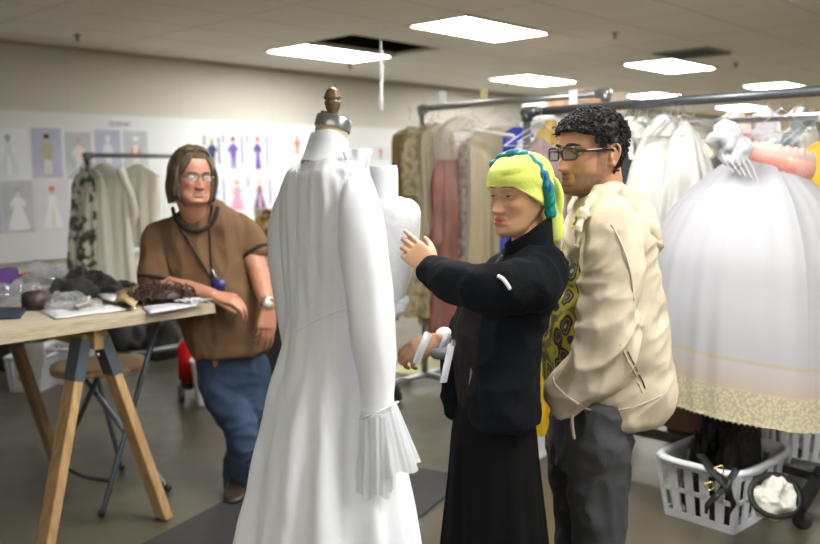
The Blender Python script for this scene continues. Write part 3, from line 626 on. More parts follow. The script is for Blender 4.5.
rest('brown_pouch', wrinkle(box(T(32, 311)+V3(0, .05, .03), .09, .11, .075, (unit(V3(1, .1, 0)), unit(V3(-.1, 1, 0)), V3(0, 0, 1)), .006), [((12, 12, 12), .006, 1, False)]), brownc, 'dark brown leather pouch at the front of the table', 'pouch')
rest('navy_cloth', wrinkle(slab([(-20, 307), (26, 308), (20, 316), (-20, 318)], .012), [((12, 12, 12), .004, 1, False)]), navyc, 'folded navy cloth at the front left of the table', 'cloth')
rest('purple_bag', crumple(box(T(-3, 300)+V3(0, .1, .06), .06, .16, .13, bevel=.01), .004, 20, 1), purplec, 'purple box bag cut by the left edge of the photo', 'bag')
rest('black_box', box(T(15, 294)+V3(.0, .12, .04), .07, .14, .075, bevel=.004), mat('black_card', (.02, .018, .02), .5), 'small black box with a red top behind the plastic bags', 'box', smooth=False)
bb = rest('red_case', box(T(15, 294)+V3(.0, .12, .04), .055, .1, .012, bevel=.003), mat('red_plastic', (.55, .05, .03), .4), 'small red case on top of the black box', 'case', zb=TZ+.077, smooth=False)
rest('black_folder', box(T(48, 285)+V3(0, .1, .03), .22, .22, .045, (V3(.97, .2, 0), V3(-.2, .97, 0), V3(0, 0, 1)), .004), mat('folder_black', (.03, .035, .045), .4), 'flat black-grey box behind the black cloth heap', 'box', smooth=False)
rest('paper_stack', slab([(93, 291), (152, 284), (165, 292), (108, 300)], .014, bend=.006), whitep, 'white papers under the tan sheet behind the brown wig', 'paper')
rest('tan_envelope', slab([(112, 288), (150, 287), (158, 296), (120, 298)], .003, z0=TZ+.016, bend=.006), tanp, 'tan sheet lying on the white papers in the middle of the table', 'envelope', zb=TZ+.022)
rest('kraft_envelope', slab([(118, 299), (141, 299), (134, 310), (115, 304)], .010, bend=.02), tanp, 'kraft envelope standing up beside the dark brown wig', 'envelope', zb=TZ+.015)
rest('beige_card', slab([(77, 305), (91, 302), (91, 309), (76, 313)], .004, bend=.0), mat('beige_card', (.52, .43, .33), .6), 'beige printed card at the front of the table by the plastic bag', 'card', zb=TZ+.03)
rest('dark_strap', wrinkle(tube([T(104, 303), T(115, 306), T(126, 309), T(133, 308)], [.012, .016, .014, .008], 10, 20, flat=.5), [((30,)*3, .004, 1, False)]), brownc, 'short dark brown leather strap in front of the kraft envelope', 'strap')
rest('white_cloth', wrinkle(slab([(40, 311), (120, 304), (136, 309), (56, 319)], .003), [((24, 24, 24), .006, 3, False)]), mat('white_muslin', (.72, .72, .74), .8), 'thin white muslin spread along the front of the table', 'cloth')
rest('magazine', slab([(142, 306), (188, 301), (197, 304), (150, 312)], .010), mat('white_gloss', (.68, .70, .78), .3), 'white magazine at the table corner under the shredded tissue', 'magazine')
# curly brown wig: many little loops
rs = random.Random(5); pcs = []
wc = T(160, 305)+V3(0, -.02, 0)
for k in range(90):
    a = rs.uniform(0, 6.28); rr = math.sqrt(rs.random()); px = wc+V3(.135*rr*math.cos(a), .09*rr*math.sin(a)+.05, .012+.045*(1-rr**2)*rs.random())
    r0 = rs.uniform(.010, .022); ph = rs.uniform(0, 6); ax_ = unit(V3(rs.uniform(-1, 1), rs.uniform(-1, 1), rs.uniform(-.6, .6))); e1, e2 = frame_from(ax_)
    pts = [px+r0*(math.cos(q+ph)*e1+math.sin(q+ph)*e2)+ax_*.006*q for q in np.linspace(0, 7, 10)]
    pcs.append(tube(pts, .0035, 5, 18, rnd=False))
pcs.append(heap(wc+V3(0, .05, 0), .125, .08, .045, 3.))
wig_m = mat('brown_wig', (.045, .022, .016), .55)
rest('brown_wig', join(*pcs), wig_m, 'curly dark brown wig lying by the forearm of the long-haired man', 'wig')
pcs = []
for k in range(46):
    a = rs.uniform(0, 6.28); L = rs.uniform(.03, .085); c = T(194, 306)+V3(rs.uniform(-.03, .02), rs.uniform(-.01, .02), 0.0)
    e = c+V3(L*math.cos(a), L*.7*math.sin(a), rs.uniform(0, .02)); mid = (c+e)/2+V3(0, 0, .010)
    pcs.append(tube([c, mid, e], [.004, .005, .002], 5, 8, flat=.3))
rest('shredded_tissue', join(*pcs), mat('white_tissue', (.80, .80, .80), .7, trans=.2), 'tuft of shredded white tissue at the table corner', 'tissue', zb=TZ+.012, smooth=False)
# ---------------- folding stool / chair behind the sawhorse
st = thing('folding_chair', 'metal folding chair with a round light wood seat, behind the sawhorse', 'chair', G(125, 480))
sw = mat('stool_seat', (.48, .31, .16), .45, col2=(.40, .25, .12), cscale=6, cstretch=(1, 8, 1)); grey = mat('stool_steel', (.13, .15, .18), .35, metal=.7)
sc0 = P(100, 364, 4.0); ax2 = (unit(V3(.9, .35, 0)), unit(V3(-.35, .9, 0)), V3(0, 0, 1))
ob('seat', join(rings(np.array([[sc0+ax2[0]*.225*math.copysign(abs(math.cos(a))**.75, math.cos(a))*k+ax2[1]*.19*math.copysign(abs(math.sin(a))**.75, math.sin(a))*k+V3(0, 0, z) for a in np.linspace(0, 6.283, 48, endpoint=False)] for z, k in ((-.028, .93), (-.022, .99), (0, 1.0), (.006, .97), (.002, .8))]))), sw, st)
top1, bot1 = P(158, 322, 3.9), G(102, 517); top2, bot2 = P(112, 325, 4.3), G(62, 495); 
ob('leg', tube([top1, bot1+V3(0, 0, .01)], .0125, 12, 2), grey, st); ob('leg', tube([P(80, 372, 4.05), G(168, 491)+V3(0, 0, .01)], .0125, 12, 2), grey, st)
ob('leg', tube([P(96, 372, 4.2), G(122, 470)+V3(0, 0, .01)], .0125, 12, 2), grey, st); ob('leg', tube([P(100, 372, 3.9), G(57, 470)+V3(0, 0, .01)], .0125, 12, 2), grey, st)
ob('crossbar', tube([P(52, 457, 3.95), P(80, 475, 3.85), P(113, 481, 3.7)], .010, 10, 10), grey, st)
for q in (G(102, 517), G(168, 491), G(122, 470), G(57, 470)): ob('foot_cap', ell(q+V3(0, 0, .018), (.018, .018, .018), n=12, m=8), caster_m, st)
# ---------------- white crates and dark bundles under the table
def crate(c, w, d, h, ax, m, label, cat='crate', name='plastic_crate', nx=6, rows=2, taper=.86, rim=.014):
    """slatted plastic basket: rim, four slotted walls, floor"""
    t = thing(name, label, cat, c); A, B = ax
    def corner(s, r, k): return c+A*s*w/2*k+B*r*d/2*k
    walls = MB()
    for (p0, p1, nn) in (((-1, -1), (1, -1), nx), ((1, -1), (1, 1), nx), ((1, 1), (-1, 1), nx), ((-1, 1), (-1, -1), nx)):
        def q(s, z):   # point on this wall
            k = taper+(1-taper)*z/h; a = corner(*p0, k); b = corner(*p1, k); return a*(1-s)+b*s+V3(0, 0, z)
        nrm = unit(np.cross(q(1, 0)-q(0, 0), V3(0, 0, 1)))
        def strip(s0, s1, z0, z1, th=.004):
            v = [q(s0, z0), q(s1, z0), q(s1, z1), q(s0, z1)]; v = [x+nrm*th for x in v]+[x-nrm*th for x in v]
            walls.add(v, [(0, 1, 2, 3), (7, 6, 5, 4), (0, 4, 5, 1), (1, 5, 6, 2), (2, 6, 7, 3), (3, 7, 4, 0)])
        zs = np.linspace(h*.12, h*.86, rows+1)
        strip(0, 1, 0, h*.12); strip(0, 1, h*.86, h)
        for z in zs[1:-1]: strip(0, 1, z-h*.035, z+h*.035)
        for k in range(nn+1):
            s = k/nn; hwid = .018/ (w if nn else 1)*1.0
            strip(max(0, s-.28/nn), min(1, s+.28/nn), h*.1, h*.88)
    ob('slotted_wall', walls.get(), m, t, smooth=False)
    R = []
    thh = np.linspace(0, 2*math.pi, 64, endpoint=False); e = 5.0
    cx = np.sign(np.cos(thh))*np.abs(np.cos(thh))**(2/e); cy = np.sign(np.sin(thh))*np.abs(np.sin(thh))**(2/e)
    for o, z in ((.0, h-.02), (.014, h-.022), (.026, h-.012), (.026, h), (.014, h+.008), (-.004, h+.004), (-.006, h-.015)):
        R.append(c+(cx*(w/2+o))[:, None]*A+(cy*(d/2+o))[:, None]*B+V3(0, 0, z))
    ob('rim', rings(np.array(R), (False, False)), m, t)
    ob('bottom', box(c+V3(0, 0, .008), w*taper, d*taper, .008, (A, B, V3(0, 0, 1))), m, t, smooth=False)
    return t
whp = mat('white_plastic', (.62, .64, .70), .35)
cr = G(56, 385); crate(cr+V3(.02, .15, 0), .34, .3, .27, (unit(V3(1, -.1, 0)), unit(V3(.1, 1, 0))), mat('grey_white_plastic', (.5, .52, .56), .4), 'white slotted plastic crate under the table, left of the folding chair', nx=8, rows=1)
c2 = G(22, 395); crate(c2+V3(0, .2, 0), .26, .28, .25, (unit(V3(1, -.1, 0)), unit(V3(.1, 1, 0))), MATS['grey_white_plastic'], 'white plastic crate at the far left under the table, cloth hanging over it', nx=7, rows=1)
tag(ob('white_cloth', wrinkle(sheet(np.array([[P(20+4*j+2*math.sin(i), 343+i*7+(3-abs(j-3))*i*.9, 5.1) for j in range(7)] for i in range(6)]), .01), [((14,)*3, .02, 1, False)]), mat('grey_muslin', (.5, .5, .48), .9)), 'grey-white cloth hanging over the rim of the crate under the table', 'cloth')
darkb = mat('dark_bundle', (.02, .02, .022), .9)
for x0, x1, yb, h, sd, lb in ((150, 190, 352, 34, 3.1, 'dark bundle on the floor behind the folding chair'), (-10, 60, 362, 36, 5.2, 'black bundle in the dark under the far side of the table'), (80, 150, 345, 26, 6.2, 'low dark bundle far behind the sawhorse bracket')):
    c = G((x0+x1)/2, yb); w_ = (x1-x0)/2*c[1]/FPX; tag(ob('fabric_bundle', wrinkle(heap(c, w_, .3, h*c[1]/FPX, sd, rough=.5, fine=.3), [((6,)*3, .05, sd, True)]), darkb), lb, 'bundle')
# red cart with clear tub
rc = G(192, 402); t = thing('red_cart', 'small red cart on a black wheel behind the jeans', 'cart', rc)
redp = mat('red_cart_plastic', (.62, .01, .015), .35)
ob('body', box(rc+V3(-.02, .15, .26), .17, .3, .27, (unit(V3(1, .15, 0)), unit(V3(-.15, 1, 0)), V3(0, 0, 1)), .02), redp, t)
ob('wheel', lathe([(.02, -.02), (.055, -.02), (.06, -.01), (.06, .01), (.055, .02), (.02, .02)], rc+V3(-.07, .0, .06), 24, axis=(.9, .3, 0)), caster_m, t)
ob('wheel', lathe([(.02, -.02), (.055, -.02), (.06, -.01), (.06, .01), (.055, .02), (.02, .02)], rc+V3(-.0, .28, .06), 24, axis=(.9, .3, 0)), caster_m, t)
ob('axle_bracket', box(rc+V3(-.04, .14, .105), .07, .26, .05), caster_m, t, smooth=False)
tb_ = G(201, 408); tw = mat('frosted_tub', (.62, .58, .60), .35)
R = []
for z, k in ((0, .8), (.01, .82), (.28, 1.0), (.30, 1.06), (.31, 1.06), (.31, .98), (.02, .78)):
    q = np.linspace(0, 6.283, 48, endpoint=False); cx = np.sign(np.cos(q))*np.abs(np.cos(q))**.45; cy = np.sign(np.sin(q))*np.abs(np.sin(q))**.45
    R.append(tb_+V3(.055, .16, z)+(cx*.13*k)[:, None]*V3(1, 0, 0)+(cy*.17*k)[:, None]*V3(0, 1, 0))
tag(ob('plastic_tub', rings(np.array(R), (True, True)), tw), 'frosted white plastic tub between the red cart and the jeans', 'tub')
# white prop table holding the gold heap
pt = P(272, 284, 6.2); t = thing('prop_table', 'white-topped table behind the brown-shirted man, holding gilded props', 'table', V3(pt[0], pt[1], 0))
tz = pt[2]
ob('table_top', box(V3(pt[0]-.1, pt[1]+.32, tz-.015), .95, .62, .03), ctm if 'ctm' in globals() else whitep, t, smooth=False)
for sx in (-.52, .33):
    for sy in (.06, .58): ob('leg', bar(V3(pt[0]+sx, pt[1]+sy, 0), V3(pt[0]+sx, pt[1]+sy, tz-.03), .04, .04), dsteel, t, smooth=False)
tag(ob('fabric_bundle', wrinkle(heap(V3(pt[0]-.1, pt[1]+.32, 0), .28, .16, .34, 4.4, rough=.4, fine=.3), [((8,)*3, .03, 4, True)]), darkb), 'dark bundle under the white prop table', 'bundle')
c = V3(pt[0], pt[1]+.3, tz)
tag(ob('display_stand', join(box(c+V3(-.05, .02, .006), .42, .2, .012), box(c+V3(-.05, .08, .2), .40, .02, .38), box(c+V3(-.05, .08, .44), .26, .02, .2)), mat('cream_prop', (.66, .60, .46), .6), smooth=False), 'cream stepped display board on the white prop table, covered in gilded props', 'stand')
gold = mat('gold_prop', (.62, .40, .08), .35, metal=.6); gold2 = mat('bronze_prop', (.30, .13, .03), .4, metal=.4); creamp = mat('pale_gilt', (.75, .70, .52), .6)
lbs = ['gold curled headdress, topmost of the gilded props', 'gilded ring right of the topmost gold headdress', 'bronze scroll, third down the gilded heap', 'bright gold loop beside the white gown in the gilded heap', 'pale rosette in the middle of the gilded heap', 'gold crescent beside the bare elbow', 'bronze curl lowest of the gilded props', 'gold twist half hidden by the brown sleeve', 'pale shell above the gilded curls', 'copper leaf at the bottom right of the gilded heap']
for k, (px, py) in enumerate([(262, 222), (271, 232), (258, 240), (272, 245), (263, 252), (274, 258), (264, 268), (254, 232), (267, 214), (272, 273)]):
    q0 = P(px, py, c[1]+.045-.004*k); rr = random.uniform(.036, .055); th0 = random.uniform(0, 6); pts = []
    for q in np.linspace(0, 5.6, 12): pts.append(q0+V3(math.cos(q+th0)*rr*(1-.08*q), random.uniform(-.006, .006), math.sin(q+th0)*rr*(1-.06*q)*.8))
    tag(ob('gilded_ornament', join(tube(pts, [.007+.010*math.sin(math.pi*i/11) for i in range(12)], 8, 30), ell(q0+V3(rr*.5, 0, rr*.3), (.025, .012, .02), n=10, m=7)), (gold, gold2, gold, gold2, creamp)[k % 5]), lbs[k], 'ornament', 'gilded props on the white prop table')
# black anti-fatigue mat on the floor
mt = np.array([[G(178, 530), G(262, 480)], [G(420, 560), G(420, 490)]]); gm2 = np.array([[(mt[0, 0]*(1-s)+mt[0, 1]*s)*(1-t)+(mt[1, 0]*(1-s)+mt[1, 1]*s)*t for s in np.linspace(0, 1, 6)] for t in np.linspace(0, 1, 6)]); gm2[..., 2] = .005
e1 = G(190, 520); e2 = G(258, 484); dv = unit(e2-e1)*1.0; dn_ = unit(np.cross(dv, V3(0, 0, 1)))
mp_ = [e1-dv*1.2, e1+dv*1.0]; 
tag(ob('floor_mat', box((mp_[0]+mp_[1])/2+dn_*.45+V3(0, 0, .005), np.linalg.norm(mp_[1]-mp_[0]), .9, .008, (dv, dn_, V3(0, 0, 1)), .003), mat('black_rubber_mat', (.03, .03, .032), .7), smooth=False), 'black rubber floor mat beneath the white gown', 'mat')
# ---------------- rack at the left with blouse
ra = P(87, 158, 6.3); zb = 1.665
rack('small pipe rack beside the long-haired man, holding the white blouse', ra, .95, zb, mat('left_rack_steel', (.16, .18, .17), .4, metal=.6), r=.017, dirn=VD)
def onrack(a, dirn, px, z=0):
    """point on a bar (from a along dirn) seen at column px"""
    k = (px-410)/FPX; s = (k*a[1]-a[0])/(dirn[0]-k*dirn[1]); return V3(a[0]+dirn[0]*s, a[1]+dirn[1]*s, z)
def hung(name, label, cat, a, dirn, px, barz, prof, m, ax=None, sleeves=None, sm=None, hw=.2, group=None, hl=None, extra=None, seed=None, drop=.1, **k):
    """garment on its hanger; prof drops measured from the bar"""
    c = onrack(a, dirn, px, barz); ax = unit(ax if ax is not None else np.cross(dirn, (0, 0, 1))); seed = seed if seed is not None else px*.13
    t = thing(name, label, cat, V3(c[0], c[1], barz-prof[-1][0]), group)
    garment('garment_body', c, ax, prof, seed=seed, m=m, parent=t, **k)
    for s in (sleeves or []):
        sd, p, r = s
        ob('sleeve', sleeve(c, [c+ax*q[0]*sd+V3(0, 0, -q[1])+unit(np.cross(ax, (0, 0, 1)))*(q[2] if len(q) > 2 else 0) for q in p], r, seed+sd), sm or m, t)
    hanger(c, ax, barz, hl or 'wire hanger carrying the '+label[:60], hw, drop=drop)
    return t, c, ax
blouse = mat('ivory_blouse', (.84, .83, .73), .8, trans=.15)
hung('white_blouse', 'ivory long-sleeved blouse hanging on the small rack beside the long-haired man', 'blouse', ra, VD, 108, zb, [(.06, .03), (.08, .07), (.12, .15), (.18, .21), (.35, .20), (.6, .20), (.85, .21), (.95, .215)], blouse, ax=(.93, -.36, 0), sleeves=[(-1, [(.17, .12), (.215, .3), (.235, .5), (.24, .75)], [.05, .06, .055, .06]), (1, [(.15, .12), (.20, .28, -.03), (.20, .42, -.06), (.17, .5, -.08)], [.05, .055, .05, .04])], hl='wire hanger inside the ivory blouse', depth=.06, folds=8, amp=.015)
hung('white_blouse', 'second pale blouse partly hidden behind the long-haired man', 'blouse', ra, VD, 141, zb, [(.06, .03), (.1, .1), (.16, .18), (.4, .18), (.7, .19)], blouse, ax=(.93, -.36, 0), hl='wire hanger inside the half-hidden second blouse', depth=.05, folds=8, amp=.015)
flor = mat('floral_print', (.60, .60, .50), .8, col2=(.07, .09, .06), cscale=16, cedge=(.47, .53))
hung('floral_dress', 'cream and dark green floral dress at the left end of the small rack', 'dress', ra, VD, 88, zb, [(.12, .04), (.18, .10), (.3, .12), (.6, .12), (.95, .14)], flor, ax=(.9, -.4, 0), hl='wire hanger at the left end holding the floral dress', depth=.05, folds=6, amp=.012, hw=.1, drift=(-.06, 0))
hung('ivory_slip', 'plain ivory slip between the floral dress and the ivory blouse', 'slip', ra, VD, 97, zb, [(.1, .05), (.2, .1), (.4, .12), (.98, .14)], blouse, ax=(.9, -.4, 0), hl='wire hanger holding the plain ivory slip', depth=.05, folds=6, amp=.012, hw=.12)
for k, (px, lb) in enumerate(((88.5, 'leftmost bare wire hanger on the small rack'), (94, 'bare wire hanger over the floral dress'), (101, 'bare wire hanger next to the ivory blouse'), (126, 'bare wire hanger above the shoulder of the ivory blouse'))):
    hanger(onrack(ra, VD, px, zb), (.8, -.6, 0), zb, lb, .2)
# ================================================================== RACKS AT THE RIGHT
AX = VD
A0 = P(422, 108, 5.7); AZ = 1.92
rack('tall pipe garment rack behind the woman, hung with cream and rust costumes', A0, 1.36, AZ, steel, r=.020, back=.6)
olive = mat('olive_gold_velvet', (.26, .19, .055), .7, col2=(.19, .135, .035), cscale=6, sheen=.2); lace = mat('cream_lace', (.44, .37, .25), .8, col2=(.27, .20, .09), cscale=22, cedge=(.45, .6)); ivory = mat('ivory_satin', (.47, .41, .29), .5, trans=.1, sheen=.1)
rust = mat('rust_silk', (.34, .085, .045), .5, col2=(.22, .05, .028), cscale=8); broc = mat('brocade', (.30, .24, .18), .6, col2=(.12, .07, .04), cscale=26, cedge=(.45, .58)); satin = mat('cream_satin', (.47, .39, .24), .45); palew = mat('pale_chiffon', (.74, .66, .56), .7, trans=.2, alpha=.5)
poly = mat('garment_bag_film', (.85, .84, .82), .18, spec=.9, alpha=.06)
fall = lambda hw, L, top=.10, fl=1.1: [(top, .03), (top+.03, hw*.55), (top+.08, hw*.9), (top+.18, hw), (L*.5, hw*.98), (L, hw*fl)]
hung('olive_dress', 'olive gold dress at the far left end of the tall rack', 'dress', A0, UD, 412, AZ, [(.13, .05), (.15, .10), (.20, .13), (.5, .13), (1.0, .15), (1.34, .2)], olive, ax=(.95, .3, 0), folds=5, amp=.012, depth=.09, hl='wire hanger at the far left end of the tall rack', hw=.1)
hung('lace_dress', 'cream lace dress next to the olive gold dress', 'dress', A0, UD, 428, AZ, fall(.13, 1.30), lace, ax=(.95, .3, 0), folds=7, amp=.015, depth=.08, hl='wire hanger of the cream lace dress', sleeves=[(-1, [(.10, .14), (.13, .35), (.12, .62), (.14, .78)], [.05, .055, .05, .07])])
hung('ivory_dress', 'long plain ivory dress between the cream lace and the rust costume', 'dress', A0, UD, 440, AZ, fall(.13, 1.42), ivory, ax=(.9, .4, 0), folds=8, amp=.018, depth=.06, hl='wire hanger of the long plain ivory dress')
hung('ruffled_skirt', 'gold-beige ruffled skirt low between the olive dress and the rust costume', 'skirt', A0, UD, 434, AZ, [(.62, .09), (.75, .16), (1.0, .20), (1.2, .24), (1.36, .26)], lace, ax=(.9, .4, 0), folds=11, amp=.026, depth=.09, hl='long wire hanger of the gold-beige ruffled skirt', drop=.5)
hung('rust_costume', 'rust red silk costume inside a clear garment bag', 'costume', A0, UD, 457, AZ, [(.27, .04), (.30, .08), (.36, .11), (.6, .10), (.75, .11), (.95, .13), (1.5, .19)], rust, ax=(.95, .3, 0), folds=7, amp=.014, depth=.08, sleeves=[(-1, [(.09, .33), (.12, .5), (.12, .72), (.13, .86)], [.04, .05, .045, .06])], hl='wire hanger of the rust red silk costume', drop=.22)
hung('brocade_coat', 'brown and silver brocade coat beside the rust red costume', 'coat', A0, UD, 474, AZ, [(.20, .03), (.24, .08), (.30, .11), (.7, .10), (1.5, .13)], broc, ax=(.9, .4, 0), folds=6, amp=.012, depth=.07, hl='wire hanger of the brown and silver brocade coat', drop=.17)
hung('cream_gown', 'cream satin gown hanging just left of the lime head wrap', 'gown', A0, UD, 496, AZ, fall(.18, 1.5, .14, 1.3), satin, ax=(.95, .3, 0), folds=9, amp=.020, depth=.07, hl='wire hanger of the cream satin gown')
hung('chiffon_blouse', 'pale chiffon blouse puffed over the rust red costume', 'blouse', A0, UD, 462, AZ, [(.07, .03), (.10, .10), (.16, .15), (.24, .17), (.34, .15)], palew, ax=(1, .1, 0), folds=10, amp=.014, depth=.08, hl='wire hanger of the pale chiffon blouse')
for px, lb, hw in ((466, 'clear film garment bag over the rust red costume and brocade coat', .21), (493, 'clear film garment bag over the cream satin gown', .20)):
    c = onrack(A0, UD, px, AZ)+V3(.01, -.12, 0); g_ = garment('garment_bag', c, unit(V3(1, .1, 0)), [(.06, .03), (.10, .10), (.17, hw*.8), (.3, hw), (.8, hw*1.05), (1.4, hw*1.1)], depth=.07, folds=7, amp=.014, seed=px*.7)
    tag(ob('garment_bag', g_, poly), lb, 'garment bag', 'clear garment bags')
q = P(474, 130, 5.1); q2 = P(513, 136, 5.0)
tag(ob('white_tube', tube([q, q2], .011, 12), mat('white_tube_plastic', (.75, .74, .72), .4)), 'white tubular hanger arm pointing right over the cream satin gown', 'hanger')
blue = mat('royal_blue_satin', (.01, .03, .42), .5)
hung('blue_costume', 'royal blue costume showing just above the head wrap', 'costume', A0, UD, 519, AZ, [(.16, .03), (.19, .08), (.26, .10), (.6, .10), (1.3, .14)], blue, ax=(.95, .3, 0), folds=6, amp=.012, depth=.06, hl='wire hanger of the royal blue costume')
hung('white_costume', 'small white costume piece right of the royal blue one', 'costume', A0, UD, 529, AZ, [(.22, .03), (.25, .06), (.32, .09), (.45, .08)], mat('bright_white_cotton', (.75, .75, .78), .7), ax=(.95, .3, 0), folds=5, amp=.01, depth=.06, hl='wire hanger of the small white costume piece')
# paper tags on the bar
for px, y0, y1, col, lb in ((442.5, 91, 103, whitep, 'white paper tag on the left of the tall rack'), (484, 89, 99, mat('yellow_tag', (.62, .55, .25), .6), 'yellow and white paper tag on the tall rack'), (573, 90, 112, whitep, 'white paper tag above the curly hair of the man')):
    d_ = 5.35 if px < 500 else 4.6; a = P(px, y0, d_); b_ = P(px, y1, d_)
    tag(ob('paper_tag', box((a+b_)/2, .045, .003, a[2]-b_[2], (unit(V3(1, -.2, 0)), unit(V3(.2, 1, 0)), V3(0, 0, 1))), col, smooth=False), lb, 'tag', 'paper tags on the racks')
# light green garment bag on the floor with the rack foot
gc = G(424, 374); gb = mat('pale_green_canvas', (.48, .47, .26), .8)
pts = [[(392, 372), (410, 376), (430, 377), (452, 378)], [(396, 366), (412, 362), (432, 360), (456, 360)], [(405, 358), (415, 350), (432, 344), (456, 342)], [(412, 350), (420, 342), (434, 336), (456, 336)]]
g = np.array([[P(x, y, 5.9+.14*i) for x, y in r] for i, r in enumerate(pts)]); gg = np.array([smooth_path(r, 18) for r in g]); gg = np.array([smooth_path(gg[:, j], 18) for j in range(18)]).transpose(1, 0, 2)
gg[..., 2] = np.maximum(gg[..., 2], .006)
tag(ob('garment_cover', wrinkle(sheet(gg, .008), [((9, 9, 9), .012, 2, False)]), gb), 'pale green canvas cover slumped on the floor under the tall rack', 'cover')
tag(ob('stray_caster', join(lathe([(.02, -.025), (.06, -.025), (.068, -.015), (.068, .015), (.06, .025), (.02, .025)], G(406, 372)+V3(0, -.05, .068), 24, axis=(.95, .3, 0)), bar(G(406, 372)+V3(0, -.05, .07), G(406, 372)+V3(0.02, -.03, .2), .03, .04)), caster_m), 'black caster foot beside the pale green canvas cover', 'caster')
# ---------------- rack B, near, with the white petticoat
B0 = P(527, 112, 4.5); BZ = 1.80
rack('dark pipe garment rack behind the curly-haired man, carrying the big white petticoat', B0, 2.1, BZ, mat('dark_pipe', (.13, .14, .155), .4, metal=.7), r=.022, back=.6, railoff=.27)
mauve = mat('mauve_crinkle', (.22, .155, .16), .6, col2=(.14, .095, .10), cscale=10, bump=(30, .6, (1, 1, 1))); goldv = mat('mustard_velvet', (.28, .19, .035), .7, sheen=.2); yell = mat('yellow_satin', (.60, .37, .01), .5)
hung('mustard_costume', 'mustard gold costume bunched high between the blue costume and the man', 'costume', B0, UD, 551, BZ, [(.05, .02), (.09, .05), (.14, .09), (.25, .11), (.5, .12), (.9, .13)], goldv, folds=6, amp=.026, ax=(.9, .4, 0), depth=.07, hl='wire hanger of the mustard gold costume')
t_, c_, ax_ = hung('mauve_cape', 'mauve crinkled cape wrapped in film behind the glasses of the man', 'cape', B0+V3(0, -.16, 0), UD, 540, BZ, [(.14, .02), (.19, .08), (.26, .125), (.4, .14), (.6, .10), (.7, .06)], mauve, folds=9, amp=.020, ax=(.9, .35, 0), depth=.10, hl='wire hanger of the mauve crinkled cape', drop=.12)
hung('yellow_gown', 'long bright yellow gown reaching down between the woman and the man', 'gown', B0, UD, 549, BZ, [(.35, .04), (.42, .08), (.8, .07), (1.2, .08), (1.68, .10)], yell, folds=5, amp=.014, ax=(.95, .2, 0), depth=.07, hl='long wire hanger of the bright yellow gown', drop=.3, seed=3)
tanw = mat('tan_wool', (.36, .29, .20), .8); brw = mat('umber_wool', (.07, .055, .045), .8); blw = mat('black_wool', (.015, .015, .018), .7); lav = mat('lavender_grey', (.42, .38, .44), .6); offw = mat('offwhite_organza', (.66, .66, .63), .7, trans=.25)
hung('lavender_jacket', 'lavender grey jacket just right of the curly hair', 'jacket', B0, UD, 622, BZ, [(.13, .02), (.17, .06), (.25, .10), (.4, .10), (.9, .11)], lav, ax=(.75, .6, 0), folds=4, amp=.010, depth=.05, hl='wire hanger of the lavender grey jacket')
hung('tan_coat', 'tan coat hanging right behind the ear of the curly-haired man', 'coat', B0, UD, 616, BZ, fall(.11, 1.1, .12), tanw, ax=(.75, .6, 0), folds=4, amp=.010, depth=.04, hl='wire hanger of the tan coat')
hung('umber_coat', 'dark umber coat next to the tan coat', 'coat', B0, UD, 628, BZ, fall(.11, 1.15, .18), brw, ax=(.75, .6, 0), folds=4, amp=.008, depth=.04, hl='wire hanger of the dark umber coat')
hung('black_coat', 'slim black coat left of the white gowns', 'coat', B0, UD, 637, BZ, fall(.12, 1.15, .15), blw, ax=(.75, .6, 0), folds=4, amp=.008, depth=.04, hl='wire hanger of the slim black coat')
hung('white_organza_gown', 'off-white organza gown, left of the two beside the petticoat', 'gown', B0, UD, 662, BZ, [(.06, .02), (.10, .05), (.16, .09), (.3, .14), (.55, .20), (.9, .27), (1.15, .3)], offw, ax=(.95, -.1, 0), folds=8, amp=.02, depth=.10, sleeves=[(-1, [(.06, .12), (.11, .26), (.17, .48), (.19, .7)], [.025, .04, .045, .05])], hl='wire hanger of the left organza gown')
hung('white_organza_gown', 'off-white organza gown with ruffled edge, touching the petticoat', 'gown', B0, UD, 683, BZ, [(.09, .02), (.13, .04), (.2, .08), (.35, .12), (.55, .16), (1.0, .24)], offw, ax=(.95, -.1, 0), folds=9, amp=.02, depth=.10, sleeves=[(1, [(.05, .15), (.10, .28), (.15, .42), (.17, .5)], [.025, .04, .04, .05])], hl='wire hanger of the organza gown touching the petticoat')
for k, px in enumerate((634, 645, 652, 669, 676, 690)):
    hanger(onrack(B0, UD, px, BZ), (.8, .5, 0), BZ, ['bare wire hanger over the dark umber coat', 'bare wire hanger left of the organza gowns', 'bare wire hanger close to the left organza gown', 'bare wire hanger between the two organza gowns', 'bare wire hanger over the right organza gown', 'bare wire hanger between organza and petticoat'][k], .14)
hung('pink_white_costume', 'pale costume with a pink flower right behind the curly hair', 'costume', B0, UD, 628, BZ, [(.06, .02), (.09, .07), (.15, .10), (.26, .09)], mat('pale_pink_print', (.70, .66, .62), .7, col2=(.6, .25, .25), cscale=9, cedge=(.6, .66)), ax=(.8, .5, 0), folds=7, amp=.012, depth=.06, hl='wire hanger of the pale costume with a pink flower')
